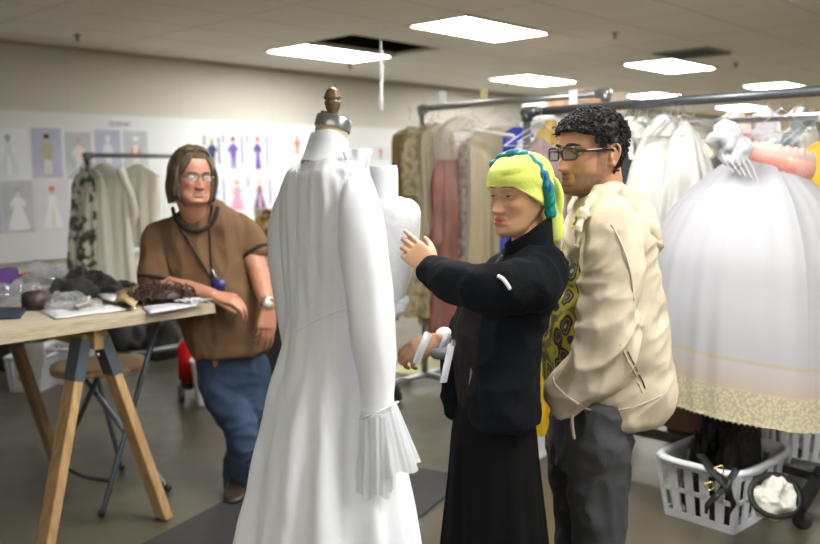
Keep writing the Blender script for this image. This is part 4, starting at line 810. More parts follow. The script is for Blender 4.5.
# petticoat
pc = onrack(B0, UD, 757, 0)
m, nt, b = node_mat('petticoat_tulle'); N = nt.nodes.new; Lk = nt.links.new
tc = N('ShaderNodeTexCoord'); sp = N('ShaderNodeSeparateXYZ'); Lk(tc.outputs['Object'], sp.inputs[0]); rp = N('ShaderNodeValToRGB')
vd_ = N('ShaderNodeVectorMath'); vd_.operation = 'DOT_PRODUCT'; vd_.inputs[1].default_value = (.13*CY, .13*SY, 1.0); Lk(tc.outputs['Object'], vd_.inputs[0])
mr = N('ShaderNodeMapRange'); mr.inputs['From Min'].default_value = .41; mr.inputs['From Max'].default_value = .91; Lk(vd_.outputs['Value'], mr.inputs['Value']); Lk(mr.outputs[0], rp.inputs['Fac'])
E_ = rp.color_ramp.elements; W_ = (.52, .52, .56, 1)
E_[0].position = 0; E_[0].color = (.70, .64, .44, 1); E_[1].position = 1; E_[1].color = W_
for p_, c4 in ((.36, (.70, .64, .44, 1)), (.385, (.60, .49, .41, 1)), (.46, (.58, .51, .48, 1)), (.585, (.56, .54, .56, 1)), (.595, (.54, .50, .34, 1)), (.615, (.54, .50, .34, 1)), (.625, W_)):
    e = E_.new(p_); e.color = c4
vo = N('ShaderNodeTexVoronoi'); vo.inputs['Scale'].default_value = 85; Lk(tc.outputs['Object'], vo.inputs['Vector']); lt = N('ShaderNodeMath'); lt.operation = 'GREATER_THAN'; lt.inputs[1].default_value = .52; Lk(vo.outputs['Distance'], lt.inputs[0])
zl = N('ShaderNodeMath'); zl.operation = 'LESS_THAN'; zl.inputs[1].default_value = .595; Lk(vd_.outputs['Value'], zl.inputs[0]); mu = N('ShaderNodeMath'); mu.operation = 'MULTIPLY'; Lk(lt.outputs[0], mu.inputs[0]); Lk(zl.outputs[0], mu.inputs[1])
mx = N('ShaderNodeMixRGB'); Lk(mu.outputs[0], mx.inputs[0]); Lk(rp.outputs[0], mx.inputs[1]); mx.inputs[2].default_value = (.54, .48, .35, 1); Lk(mx.outputs[0], b.inputs['Base Color']); b.inputs['Roughness'].default_value = .8
tl = N('ShaderNodeBsdfTranslucent'); Lk(mx.outputs[0], tl.inputs['Color']); ms = N('ShaderNodeMixShader'); ms.inputs[0].default_value = .3; Lk(b.outputs[0], ms.inputs[1]); Lk(tl.outputs[0], ms.inputs[2]); Lk(ms.outputs[0], nt.nodes['Material Output'].inputs['Surface'])
tull = m
tp_ = thing('white_petticoat', 'huge white tulle petticoat with a cream lace hem, hung from the dark rack', 'petticoat', V3(pc[0], pc[1], 0))
prof = smooth_path(np.array([(1.53, .085), (1.50, .13), (1.44, .205), (1.36, .285), (1.26, .350), (1.12, .41), (.98, .435), (.83, .455), (.62, .465), (.49, .468), (.47, .47)]), 70)
th = np.linspace(0, 2*math.pi, 420, endpoint=False)
def pet(off, t0=0, t1=2*math.pi, n=420, hemz=0.0, closed=True):
    th = np.linspace(t0, t1, n, endpoint=not closed); R = []
    for i, (z, r) in enumerate(prof):
        g = np.clip((1.5-z)/.9, 0, 1)
        w = (np.sin(23*th+1+.5*np.sin(3*th))*.35+np.sin(37*th+2*np.sin(2*th))*.3+np.sin(11*th+.5)*.6)*.0050*(.5+g)
        zz = z-.13*(r*np.cos(th))*np.clip((1.46-z)/.5, 0, 1)
        if i >= len(prof)-1: zz = zz-.010*np.abs(((np.arange(n)/3.0) % 2)-1)+hemz
        rr = r+off+w
        R.append(np.stack([pc[0]+rr*np.cos(th), pc[1]+rr*np.sin(th), zz], 1))
    return np.array(R)
ob('underskirt', rings(pet(0), (True, False)), tull, tp_)
# front panel whose vertical edge falls right of the middle (at about column 770)
edge_dir = math.atan2(-.45, .02)
ov = pet(.028, edge_dir-2.6, edge_dir, 360, closed=False)
ob('overskirt_panel', sheet(ov, .003), tull, tp_)
pinkm = mat('pink_ribbon', (.72, .27, .22), .6, col2=(.78, .42, .36), cscale=12); 
wc_ = V3(pc[0]+.06, pc[1]-.03, 1.515)
R = []
for r, z in ((.085, -.055), (.10, -.03), (.105, 0), (.10, .035), (.097, .035), (.098, 0), (.08, -.05)):
    R.append(wc_+np.stack([np.cos(th)*r*1.55, np.sin(th)*r*1.45, np.full(420, z)-np.cos(th)*.03+.004*np.sin(th*40)], 1))
ob('waistband', rings(np.array(R), (False, False)), pinkm, tp_)
R = []
for r, z in ((.10, 0), (.105, .03), (.10, .06), (.097, .06), (.1, .03)):
    R.append(wc_+np.stack([np.cos(th)*r*1.55, np.sin(th)*r*1.45, np.full(420, z)-np.cos(th)*.03+.004*np.sin(th*30)], 1))
ob('bodice_top', rings(np.array(R), (False, False)), mat('pale_pink_net', (.74, .62, .58), .7, trans=.2, alpha=.7), tp_)
hanger(V3(pc[0]+.07, pc[1]-.05, 0), (1, -.1, 0), BZ, 'wire clip hanger above the pink waistband of the petticoat', .12, drop=.1)
# ties and white puff at the petticoat's left shoulder
R = []
tag(ob('white_bow', wrinkle(join(*[ell(P(730+dx*.8, 143+dy*.8, 3.5), (.034, .034, .030)) for dx, dy in ((0, 0), (-12, -4), (10, 8), (-4, -12), (4, 14))]), [((20,)*3, .022, 2, True), ((50,)*3, .010, 4, True)]), mat('white_crinkle', (.78, .79, .83), .6, trans=.35)), 'crumpled white tulle bow perched above the left shoulder of the petticoat', 'bow')
for k in range(5): tag(ob('white_tie', tube([P(722+5*k, 152, 3.48), P(727+6*k, 164, 3.44), P(734+6*k, 172+2*k, 3.42)], .0016, 6, 14), whitep), 'thin white tie string hanging from the tulle bow', 'string', 'white tie strings below the tulle bow')
# ---------------- racks C and D behind
C0 = P(640, 126, 5.6); CZ = round(float(C0[2]), 3)
rack('grey pipe rack in the second row, behind the petticoat', C0, 2.2, CZ, steel, r=.018, back=.5)
C1 = P(585, 108, 6.6); C1z = round(float(C1[2]), 3)
rack('long dark pipe rack in the third row, its bar low under the ceiling lights', C1, 3.2, C1z, mat('dark_pipe_far', (.05, .055, .06), .4, metal=.6), r=.026, back=.5)
bits = [(652, 'pale_dress', 'dress', 'pale yellow-white dress on the second-row rack left of the printed box', (.70, .66, .45), [(.08, .02), (.14, .09), (.3, .13), (1.0, .17)]),
        (668, 'cream_dress', 'dress', 'cream dress on the second-row rack above the right organza gown', (.66, .60, .5), [(.08, .02), (.14, .09), (.3, .13), (1.0, .17)]),
        (684, 'printed_dress', 'dress', 'dark printed dress on the second-row rack, left of the tulle bow', (.12, .09, .09), [(.16, .02), (.19, .10), (.3, .14), (1.0, .17)]),
        (703, 'yellow_white_dress', 'dress', 'pale yellow dress with white trim behind the organza gown', (.74, .72, .5), [(.1, .02), (.2, .09), (.35, .13), (1.0, .16)]),
        (716, 'black_print_dress', 'dress', 'black and white printed dress left of the tulle bow', (.10, .10, .10), [(.2, .03), (.24, .09), (.4, .13), (1.0, .16)]),
        (745, 'dusty_pink_dress', 'dress', 'dusty pink dress on the second-row rack behind the pink waistband', (.42, .22, .2), [(.08, .02), (.12, .12), (.2, .15), (1.0, .17)]),
        (757, 'maroon_dress', 'dress', 'dark maroon dress on the second-row rack behind the waistband', (.09, .03, .03), [(.16, .03), (.2, .08), (.3, .1), (1.0, .15)]),
        (772, 'sheer_white_dress', 'dress', 'sheer white dress on the second-row rack above the petticoat', (.68, .70, .74), [(.12, .03), (.16, .09), (.26, .12), (1.0, .16)]),
        (787, 'teal_dress', 'dress', 'grey-teal dress on the second-row rack right of the waistband', (.20, .27, .30), [(.1, .03), (.15, .08), (.24, .1), (1.0, .15)]),
        (797, 'grey_dress', 'dress', 'blue-grey dress on the second-row rack left of the yellow costume', (.35, .40, .45), [(.1, .03), (.15, .08), (.24, .1), (1.0, .15)]),
        (808, 'white_ruffle_dress', 'dress', 'white ruffled dress at the right edge on the second-row rack', (.72, .72, .74), [(.06, .03), (.12, .09), (.24, .12), (1.0, .15)])]
for px, nm, ct, lb, col, pf in bits:
    hung(nm, lb, ct, C0, UD, px, CZ, pf, mat('cloth_'+nm, col, .75, col2=tuple(min(1, q*1.5+.02) for q in col), cscale=14), ax=(.8, .6, 0), folds=7, amp=.016, depth=.06, hl='hook hanger of the '+lb.split(' on ')[0].split(' behind')[0].split(' left of')[0])
bits2 = [(600, (.60, .57, .52), 'pale beige costume on the third-row rack behind the curly hair'), (640, (.66, .66, .66), 'off-white costume on the third-row rack above the black coat'), (664, (.62, .6, .58), 'light grey costume on the third-row rack above the organza gowns'), (735, (.5, .42, .36), 'fawn costume on the third-row rack above the tulle bow'), (765, (.55, .52, .55), 'pale lilac costume on the third-row rack'), (800, (.3, .36, .36), 'sage costume on the third-row rack at the right')]
for k, (px, col, lb) in enumerate(bits2):
    hung('hanging_costume', lb, 'costume', C1, UD, px, C1z, [(.1, .03), (.15, .1), (.25, .15), (1.3, .2)], mat('far_cloth_%d' % k, col, .8), ax=(.8, .6, 0), folds=7, amp=.018, depth=.07, hl='hook hanger of the '+lb.split(' on ')[0])
yc = P(826, 150, 4.3)
t = thing('yellow_costume', 'bright yellow costume cut by the right edge of the photo', 'costume', V3(yc[0], yc[1], 0))
ym = mat('bright_yellow_cloth', (.80, .50, .02), .6)
garment('garment_body', V3(yc[0], yc[1], yc[2]+.1), unit(V3(1, -.2, 0)), [(.05, .03), (.08, .08), (.14, .125), (.3, .14), (1.0, .2)], depth=.09, folds=6, amp=.014, seed=4, m=ym, parent=t)
D0 = V3(yc[0]-.02, yc[1], 0); zt = yc[2]+.14
rack('steel rack at the right edge behind the petticoat, carrying the yellow costume', D0, 1.6, zt, steel, r=.018, back=.5)
hanger(V3(yc[0]+.01, yc[1]-.01, 0), (1, -.2, 0), zt, 'wire hanger of the bright yellow costume', .12)
# brown cloth low behind the petticoat, dark rail
tag(ob('brown_cloth', wrinkle(garment('x', V3(*(onrack(B0, UD, 690, BZ)+V3(.12, .32, 0))), UD, [(.9, .3), (1.2, .34), (1.5, .36), (1.60, .37)], depth=.06, folds=5, amp=.02, seed=2), []), mat('brown_pink_cloth', (.20, .13, .09), .8)), 'brownish cloth draped low behind the petticoat hem', 'cloth')
tag(ob('brown_carton', wrinkle(box(G(742, 470)+V3(.1, .5, .17), .55, .3, .34, (UD, VD, V3(0, 0, 1)), .01), []), mat('carton', (.30, .17, .12), .8)), 'reddish brown carton on the floor behind the laundry basket', 'carton')
# dim shelf boxes far behind between racks
for k, (px, py, w_, h_, col, lb) in enumerate(((538, 110, .28, .2, (.72, .70, .66), 'white box on the far shelf above the mauve cape'), (556, 107, .26, .17, (.66, .35, .2), 'orange box on the far shelf above the mauve cape'), (571, 106, .22, .2, (.7, .65, .6), 'cream box on the far shelf, behind the white tag'), (588, 104, .28, .22, (.62, .40, .24), 'tan orange box on the far shelf near the rack corner'), (611, 106, .26, .2, (.70, .6, .5), 'beige box on the far shelf right of the rack corner'))):
    q = P(px, py, 8.6); ob_ = ob('storage_box', join(box(q, w_, .3, h_, bevel=.006), box(q+V3(0, 0, h_/2), w_+.01, .31, .04, bevel=.004)), mat('box_colour_%d' % k, col, .7), smooth=False); tag(ob_, lb, 'box', 'boxes on the far shelf')
qa = P(530, 117, 8.6); qb = P(622, 116, 8.6); sz = min(P(px, py, 8.6)[2]-h_/2 for px, py, w_, h_, *_ in ((538, 110, .28, .2), (556, 107, .26, .17), (571, 106, .22, .2), (588, 104, .28, .22), (611, 106, .26, .2)))-.0
t = thing('shelf_unit', 'grey metal shelf unit far behind the racks, with boxes on top', 'shelf', V3((qa[0]+qb[0])/2, 8.6, 0))
for z_ in (sz-.02, sz-.6, sz-1.2): ob('shelf_board', box(V3((qa[0]+qb[0])/2, 8.6, z_), 1.15, .36, .03), steel, t, smooth=False)
for sx in (-.56, .56):
    for sy in (-.16, .16): ob('upright', box(V3((qa[0]+qb[0])/2+sx, 8.6+sy, sz/2), .04, .04, sz), steel, t, smooth=False)
# ---------------- laundry basket with black things
bc = V3(1.385, 3.62, 0); bA = unit(V3(.67, -.74, 0)); bB = unit(V3(.74, .67, 0))
bc = V3(1.36, 3.59, 0)
crate(bc, .37, .50, .27, (bA, bB), whp, 'white slotted laundry basket on the floor under the petticoat, full of black things', cat='basket', name='laundry_basket', nx=5, rows=2, taper=.84)
def bpt(a, b_, z): return bc+bA*a+bB*b_+V3(0, 0, z)
blk = mat('black_leather', (.008, .0075, .008), .5, spec=.3, bump=(50, .4, (1, 1, 1)))
tag(ob('black_bag', wrinkle(heap(bpt(.0, -.07, .02), .115, .14, .36, 3.7, (bA, bB), rough=.5, fine=.25), [((14,)*3, .02, 4, True)]), blk), 'black leather bag with gold buckles heaped in the laundry basket', 'bag')
tag(ob('black_garment', wrinkle(heap(bpt(-.03, .12, .02), .14, .12, .40, 8.7, (bA, bB), rough=.4, fine=.25), [((12,)*3, .02, 7, True)]), blackc), 'black cloth bulging up at the back of the laundry basket', 'cloth')
gb_ = mat('gold_buckle', (.75, .55, .2), .25, metal=.9)
bt = None
def near(px, py, d): return P(px, py, d)
tag(ob('buckle', tube([near(714, 468, 3.24), near(722, 466, 3.24), near(723, 474, 3.24), near(715, 476, 3.24), near(714, 468, 3.24)], .003, 8, 24), gb_), 'small gold buckle on the black strap over the basket', 'buckle')
tag(ob('buckle', tube([near(705, 484, 3.22), near(712, 482, 3.22), near(714, 488, 3.22), near(707, 490, 3.22), near(705, 484, 3.22)], .003, 8, 24), gb_), 'lower tarnished buckle on the strap over the basket', 'buckle')
tag(ob('black_strap', wrinkle(join(tube([near(700, 455, 3.35), near(712, 470, 3.25), near(726, 486, 3.2), near(733, 505, 3.2), near(728, 515, 3.2)], [.02, .022, .018, .015, .01], 12, 40, flat=.35), tube([near(736, 470, 3.25), near(722, 490, 3.2), near(708, 505, 3.2), near(706, 513, 3.2)], [.018, .016, .012, .01], 12, 40, flat=.35)), [((30,)*3, .005, 1, False)]), blk), 'black leather strap spilling over the front of the basket', 'strap')
# round black hat box lid / shoe with white crumpled lining
sh = P(775, 496, 3.12); sx = unit(V3(1, .25, 0)); sn = unit(V3(-.15, -.85, .5)); sy_ = np.cross(sn, sx)
t = thing('black_hat', 'black hat lying on its side by the basket, stuffed with white tissue', 'hat', V3(sh[0], sh[1], sh[2]-.09))
R = []
for r, z in ((.03, -.10), (.075, -.095), (.092, -.06), (.10, 0), (.118, .006), (.120, .012), (.10, .014), (.092, .008), (.085, -.05), (.02, -.07)):
    q = np.linspace(0, 6.283, 48, endpoint=False); R.append(sh+sn*z+(np.cos(q)*r)[:, None]*sx+(np.sin(q)*r*.80)[:, None]*sy_)
ob('crown', rings(np.array(R)), blk, t)
wt = mat('stuffed_tissue', (.45, .44, .41), .7)
ob('tissue_filling', wrinkle(ell(sh-sn*.03, (.085, .07, .05), (sx, sy_, sn), 90, 60), [((16,)*3, .022, 1, True), ((34,)*3, .008, 5, True)]), wt, t)
bx2 = G(826, 492); crate(bx2+V3(.02, .45, 0), .4, .3, .27, (unit(V3(1, .2, 0)), unit(V3(-.2, 1, 0))), whp, 'second white basket half hidden behind the rack foot at the right edge', cat='basket', name='laundry_basket', nx=6, rows=1)
# black rolling base with caster
blkst = mat('black_steel', (.02, .02, .022), .4, metal=.3)
t = thing('rolling_base', 'black steel rolling base with a caster at the right edge beside the hat', 'rack base', G(805, 530))
ob('arm', bar(P(783, 467, 3.6), P(824, 478, 3.35), .05, .035), blkst, t, smooth=False); ob('arm', bar(P(822, 470, 3.4), P(800, 508, 3.3), .04, .045), blkst, t, smooth=False)
c9 = G(802, 529); ob('caster', join(lathe([(.012, -.014), (.036, -.014), (.040, -.008), (.040, .008), (.036, .014), (.012, .014)], c9+V3(0, 0, .04), 24, axis=(.6, .8, 0)), bar(c9+V3(0, 0, .04), V3(c9[0], c9[1], P(800, 505, 3.3)[2]), .02, .03)), caster_m, t)
# ================================================================== PEOPLE
def skin_mat(name, base, lip, rough=.5):
    m, nt, b = node_mat(name); N = nt.nodes.new; L = nt.links.new
    at = N('ShaderNodeAttribute'); at.attribute_name = 'tone'
    tc = N('ShaderNodeTexCoord'); n1 = N('ShaderNodeTexNoise'); n1.inputs['Scale'].default_value = 28; n1.inputs['Detail'].default_value = 6; L(tc.outputs['Object'], n1.inputs['Vector'])
    sp = N('ShaderNodeSeparateColor'); L(at.outputs['Color'], sp.inputs[0])
    m0 = N('ShaderNodeMixRGB'); m0.inputs[1].default_value = (*base, 1); m0.inputs[2].default_value = (base[0]*.86, base[1]*.76, base[2]*.72, 1); L(n1.outputs['Fac'], m0.inputs[0])
    m1 = N('ShaderNodeMixRGB'); L(sp.outputs['Red'], m1.inputs[0]); L(m0.outputs[0], m1.inputs[1]); m1.inputs[2].default_value = (*lip, 1)
    m2 = N('ShaderNodeMixRGB'); L(sp.outputs['Green'], m2.inputs[0]); L(m1.outputs[0], m2.inputs[1]); m2.inputs[2].default_value = (.035, .025, .022, 1)
    m3 = N('ShaderNodeMixRGB'); L(sp.outputs['Blue'], m3.inputs[0]); L(m2.outputs[0], m3.inputs[1]); m3.inputs[2].default_value = (base[0]*1.0, base[1]*.60, base[2]*.55, 1)
    L(m3.outputs[0], b.inputs['Base Color']); b.inputs['Roughness'].default_value = rough; b.inputs['Subsurface Weight'].default_value = .12; b.inputs['Subsurface Radius'].default_value = (.010, .004, .002); b.inputs['Subsurface Scale'].default_value = .6
    bp = N('ShaderNodeBump'); bp.inputs['Strength'].default_value = .12; bp.inputs['Distance'].default_value = .002; n2 = N('ShaderNodeTexNoise'); n2.inputs['Scale'].default_value = 220; L(tc.outputs['Object'], n2.inputs['Vector']); L(n2.outputs['Fac'], bp.inputs['Height']); L(bp.outputs[0], b.inputs['Normal'])
    return m
class Head:
    """head in its own axes: x sideways, y forward, z up, origin between the eyes' level and the ears"""
    T = np.array([  # z, front, back, halfwidth
        (-.120, .060, .000, .018), (-.115, .080, .004, .032), (-.105, .089, .000, .043), (-.090, .091, -.010, .053), (-.070, .090, -.028, .0605), (-.045, .090, -.052, .0665),
        (-.02, .0885, -.076, .0705), (0, .087, -.090, .0730), (.02, .092, -.097, .0745), (.045, .0915, -.099, .0750), (.07, .081, -.093, .0705), (.09, .063, -.079, .060), (.105, .041, -.058, .045), (.116, .016, -.028, .022)])
    def __init__(s, c, fwd, crown=1.0, back=1.0, *,  scale=1.0, pitch=0.0, roll=0.0, jaw=1.0, nose=1.0, wide=1.0, brow=1.0, lips=1.0, cheek=1.0):
        s.c = np.asarray(c, float); f = unit(fwd); r = unit(np.cross(f, (0, 0, 1))); u = V3(0, 0, 1)
        f2 = unit(f*math.cos(pitch)+u*math.sin(pitch)); u2 = np.cross(r, f2); r2 = r*math.cos(roll)+u2*math.sin(roll); u3 = np.cross(r2, f2)
        s.M = np.stack([r2, f2, u3]); s.s = scale; s.jaw = jaw; s.nose = nose; s.wide = wide; s.brow = brow; s.lips = lips; s.cheek = cheek; s.T = Head.T.copy(); s.T[:, 0] = np.where(s.T[:, 0] > 0, s.T[:, 0]*crown, s.T[:, 0]); s.T[:, 2] = np.where(s.T[:, 2] < 0, s.T[:, 2]*back, s.T[:, 2])
    def out(s, p): return s.c+(np.asarray(p, float)*s.s)@s.M
    def loc(s, p): return ((np.asarray(p, float)-s.c)@s.M.T)/s.s
    def at(s, z):
        T = s.T; return [np.interp(z, T[:, 0], T[:, k]) for k in (1, 2, 3)]
    def grid(s, nz_=110, nt=150):
        T = smooth_path(s.T, nz_); th = np.linspace(0, 2*math.pi, nt, endpoint=False); R = []
        for z, yf, yb, w in T:
            w = w*s.wide*(1+(s.jaw-1)*np.clip((-z-.03)/.05, 0, 1)); ymid = (yf+yb)/2*np.clip((-z-.03)/.07, 0, 1)
            e = 2.25; cx = np.sign(np.sin(th))*np.abs(np.sin(th))**(2/e); cy = np.sign(np.cos(th))*np.abs(np.cos(th))**(2/e)
            y = np.where(cy > 0, ymid+cy*(yf-ymid), ymid+cy*(ymid-yb)); R.append(np.stack([cx*w, y, np.full(nt, z)], 1))
        return np.array(R)
    def features(s, R):
        x, y, z = R[..., 0].copy(), R[..., 1].copy(), R[..., 2].copy(); fr = np.clip((y-.01)/.04, 0, 1); ax = np.abs(x)
        g = lambda dx, dz, sx, sz: np.exp(-(dx/sx)**2-(dz/sz)**2)
        d = np.zeros_like(x)
        # nose
        t = np.clip((.012-z)/.054, 0, 1); amp = np.where(z > -.043, .0035+.0235*t**1.15, .027*np.exp(-((z+.043)/.0062)**2)); amp = amp*(z < .014)+.0035*np.exp(-((z-.014)/.012)**2)*(z >= .014)
        sg = .0070+.0062*t
        d += s.nose*amp*np.exp(-(ax/sg)**2)
        d += s.nose*.0105*g(ax-.0135, z+.0435, .0062, .0068)
        # eye sockets, brow, cheek
        d += -.0130*g(ax-.031, z+.001, .0160, .0110)
        d += -.004*g(ax-.016, z-.002, .007, .012)
        d += s.brow*.0050*g(ax-.030, z-.021, .020, .0065)
        d += s.cheek*.0055*g(ax-.046, z+.028, .016, .015)
        d += -.0035*g(ax-.045, z+.062, .014, .016)
        d += -.0045*np.exp(-(np.abs((ax-.018)-(-.045-z)*.45)/.0045)**2)*np.clip((z+.080)/.01, 0, 1)*np.clip((-.040-z)/.008, 0, 1)   # nose to mouth fold
        # mouth
        mo = np.exp(-(ax/.022)**4)
        d += s.lips*(.0055*np.exp(-((z+.0660)/.0046)**2)+.0065*np.exp(-((z+.0775)/.0050)**2))*mo
        d += -.0060*np.exp(-((z+.0718)/.0018)**2)*np.exp(-(ax/.024)**4)
        d += -.002*g(ax, z+.057, .004, .006)-.0045*np.exp(-((z+.0885)/.005)**2)*np.exp(-(ax/.022)**2)
        d += .0060*g(ax, z+.104, .017, .011)
        # temples
        d2 = -.003*g(z-.02, y-.05, .025, .02)
        R = R.copy(); R[..., 1] += d*fr; R[..., 0] += np.sign(x)*d2*np.clip((ax-.03)/.03, 0, 1)
        return R
    def mesh(s):
        v, f = rings(s.features(s.grid())); return s.out(v), f
    def ear(s, sd):
        A = []
        o = V3(.0735*s.wide*sd, -.012, -.012)
        pts = [(0, .006, -.026), (.004, -.006, -.022), (.010, -.014, -.006), (.013, -.018, .012), (.012, -.014, .026), (.008, -.003, .031), (.004, .007, .024), (.002, .009, .012)]
        A.append(tube([o+V3(q[0]*sd, q[1], q[2]) for q in pts], [.006, .0048, .0040, .0042, .0042, .0042, .0042, .004], 10, 40))
        A.append(ell(o+V3(.002*sd, -.003, .002), (.0055, .0125, .024), n=20, m=14))
        A.append(ell(o+V3(.006*sd, -.001, -.024), (.0045, .0075, .0085), n=14, m=10))
        A.append(tube([o+V3(.006*sd, -.006, -.010), o+V3(.009*sd, -.010, .004), o+V3(.008*sd, -.006, .016)], .003, 8, 14))
        A.append(ell(o+V3(.005*sd, .008, -.004), (.004, .004, .007), n=10, m=8))
        return [(s.out(v), f) for v, f in A]
    def lids(s, upper=.30, lower=-.42, r=.0138, ey=.0695):
        out = []
        for sd in (-1, 1):
            c = V3(.031*sd, ey, .0)
            for a0, a1 in ((upper, 1.5), (-1.5, lower)):
                R = []
                for el in np.linspace(a0, a1, 14):
                    row = []
                    for az in np.linspace(-1.45, 1.45, 30):
                        e2 = el*(1-(az/1.45)**2*.85) if (el == a0) else el*(1-(az/1.45)**2*.85)+0
                        row.append(c+r*V3(math.sin(az)*math.cos(e2)*1.12, math.cos(az)*math.cos(e2), math.sin(e2)))
                    R.append(row)
                m = sheet(np.array(R), .0014); out.append((s.out(m[0]), m[1]))
        return out
    def eyes(s, parent, iris=(.05, .03, .02), look=(0, 0), r=.0123, ey=.0695):
        em = mat('eye_white', (.62, .58, .55), .2, spec=.6); im = mat('iris_%d' % int(iris[0]*1000), iris, .15); pm_ = mat('pupil', (.004, .004, .004), .1)
        for sd in (-1, 1):
            c = V3(.031*sd, ey, 0); d = unit(V3(math.sin(look[0])*math.cos(look[1]), math.cos(look[0])*math.cos(look[1]), math.sin(look[1])))
            a, b_ = frame_from(d); R = []; th = np.linspace(0, 2*math.pi, 28, endpoint=False); al = [0.02, .1, .19, .2, .3, .43, .44, .6, .9, 1.2, 1.6, 2.0, 2.5, 3.0]
            for q in al: R.append(c+d*r*math.cos(q)+r*math.sin(q)*(np.cos(th)[:, None]*a+np.sin(th)[:, None]*b_))
            v, f = rings(np.array(R)); fm = []
            for fc in f:
                k = min(i//28 if i < 28*len(al) else (0 if i == 28*len(al) else len(al)-1) for i in fc); fm.append(2 if al[k] < .19 else 1 if al[k] < .43 else 0)
            ob('eye', (s.out(v), f), None, parent, mats=[em, im, pm_], fmat=fm)
    def lashes(s, parent, m, upper=.2, r=.0142, ey=.0695, th_=.0011):
        for sd in (-1, 1):
            c = V3(.031*sd, ey, 0); p = [c+r*V3(math.sin(az)*math.cos(upper)*1.12, math.cos(az)*math.cos(upper*(1-(az/1.45)**2*.85)), math.sin(upper*(1-(az/1.45)**2*.85))) for az in np.linspace(-1.25, 1.25, 14)]
            v, f = tube(p, [th_*.5]+[th_]*12+[th_*.5], 6, 40); ob('eyelash', (s.out(v), f), m, parent)
    def eyebrows(s, parent, m, thick=.0034, zl=.0215, arch=.004, x0=.012, x1=.050):
        tr = bvh(s.mesh())
        for sd in (-1, 1):
            pts = []
            for t in np.linspace(0, 1, 7):
                x = (x0+(x1-x0)*t)*sd; z = zl+arch*math.sin(t*2.4)-.004*t*t
                o = s.out(V3(x, .2, z)); h = tr.ray_cast(Vector(o), Vector(-s.M[1])); pts.append(np.array(h[0]) if h[0] is not None else s.out(V3(x, .085, z)))
            ob('eyebrow', wrinkle(tube(pts, [thick*s.s*q for q in (.55, .95, 1.1, 1.1, .95, .7, .3)], 10, 40), [((260,)*3, .0012, 1, False)]), m, parent)
    def shell(s, thick, seed=0, noise_=(), nz_=110, nt=150, low=-.12):
        """hair or cloth wrapped on the skull: thick(x, y, z) -> metres off the skin, negative sinks below it"""
        R = s.grid(nz_, nt); c = V3(0, 0, 0.0); flat = R.reshape(-1, 3)
        n = flat-np.stack([np.zeros(len(flat)), flat[:, 1]*0-.0, np.clip(flat[:, 2], -.02, .04)*.6], 1); n[:, 2] = np.where(flat[:, 2] > .03, n[:, 2]*1.6, n[:, 2]*.2); n /= np.linalg.norm(n, axis=1, keepdims=True)
        t = thick(flat[:, 0], flat[:, 1], flat[:, 2])
        for sc_, a in noise_: t = t+a*nz(flat, sc_, seed)*(t > 0)
        R = (flat+n*t[:, None]).reshape(R.shape); v, f = rings(R); return s.out(v), f
def hand(wrist, d, back, side=1, curl=(.5, .6, .6, .7), sc_=1.0, spread=.06, thumb=.7, tc=.3):
    """wrist point, direction to the fingers, back-of-hand normal, side=+1 if the thumb lies towards cross(back, d)"""
    d = unit(d); back = unit(back-d*(np.asarray(back)@d)); lat = np.cross(back, d)*side
    def X(p): return np.asarray(wrist)+(d*p[0]+lat*p[1]+back*p[2])*sc_
    out = []
    out.append(loft([[X((0, 0, 0)), lat*.026*sc_, back*.019*sc_], [X((.025, .002, 0)), lat*.033*sc_, back*.018*sc_], [X((.06, .001, .001)), lat*.041*sc_, back*.0155*sc_], [X((.09, 0, .002)), lat*.042*sc_, back*.0125*sc_], [X((.098, 0, .001)), lat*.038*sc_, back*.008*sc_]], 26, 18, 2.5))
    base = ((.092, .030), (.097, .0105), (.093, -.0095), (.085, -.0285)); Ls = ((.044, .026, .021), (.048, .030, .023), (.044, .028, .022), (.034, .021, .019))
    for k, ((bx, by), L) in enumerate(zip(base, Ls)):
        a = 0; p = np.array([bx-.02, by*.9, 0.001]); pts = [X(p)]; p = np.array([bx, by, .001]); pts.append(X(p)); fan = spread*(1.5-k)
        for j, l in enumerate(L):
            a += curl[k]*(.75, 1.0, .7)[j]; p = p+l*np.array([math.cos(a)*math.cos(fan), math.cos(a)*math.sin(fan), -math.sin(a)]); pts.append(X(p))
        r0 = (.0088, .0092, .0088, .0078)[k]; out.append(tube(pts, [q*r0*sc_ for q in (1.0, 1.08, .98, .9, .72)], 12, 26))
    p = np.array([.018, .022, -.004]); pts = [X(p)]; a = thumb
    for j, l in enumerate((.040, .034, .027)):
        aa = a-tc*j*.6; p = p+l*np.array([math.cos(aa), math.sin(aa), -.25-.25*tc*j]); pts.append(X(p))
    out.append(tube(pts, [.014*sc_, .0125*sc_, .0105*sc_, .008*sc_], 12, 24))
    return out
def body_obj(pieces, heads, m, parent, tone, voxel=.0035, extra=()):
    fused = fuse(pieces, voxel, 1); v, f = join(fused, *extra)
    o = ob('body', (v, f), m, parent)
    L = heads.loc(v); c = tone(L[:, 0], L[:, 1], L[:, 2], v)
    at = o.data.color_attributes.new('tone', 'FLOAT_COLOR', 'POINT'); at.data.foreach_set('color', np.column_stack([c, np.ones(len(v))]).astype(np.float32).ravel())
    return o
def gz(a, s): return np.exp(-(a/s)**2)
def lipmask(x, y, z): return np.clip(gz(np.abs(x), .023)**2*1.3, 0, 1)*np.clip(1.25-np.abs(z+.0715)/.0085, 0, 1)*(y > .06)
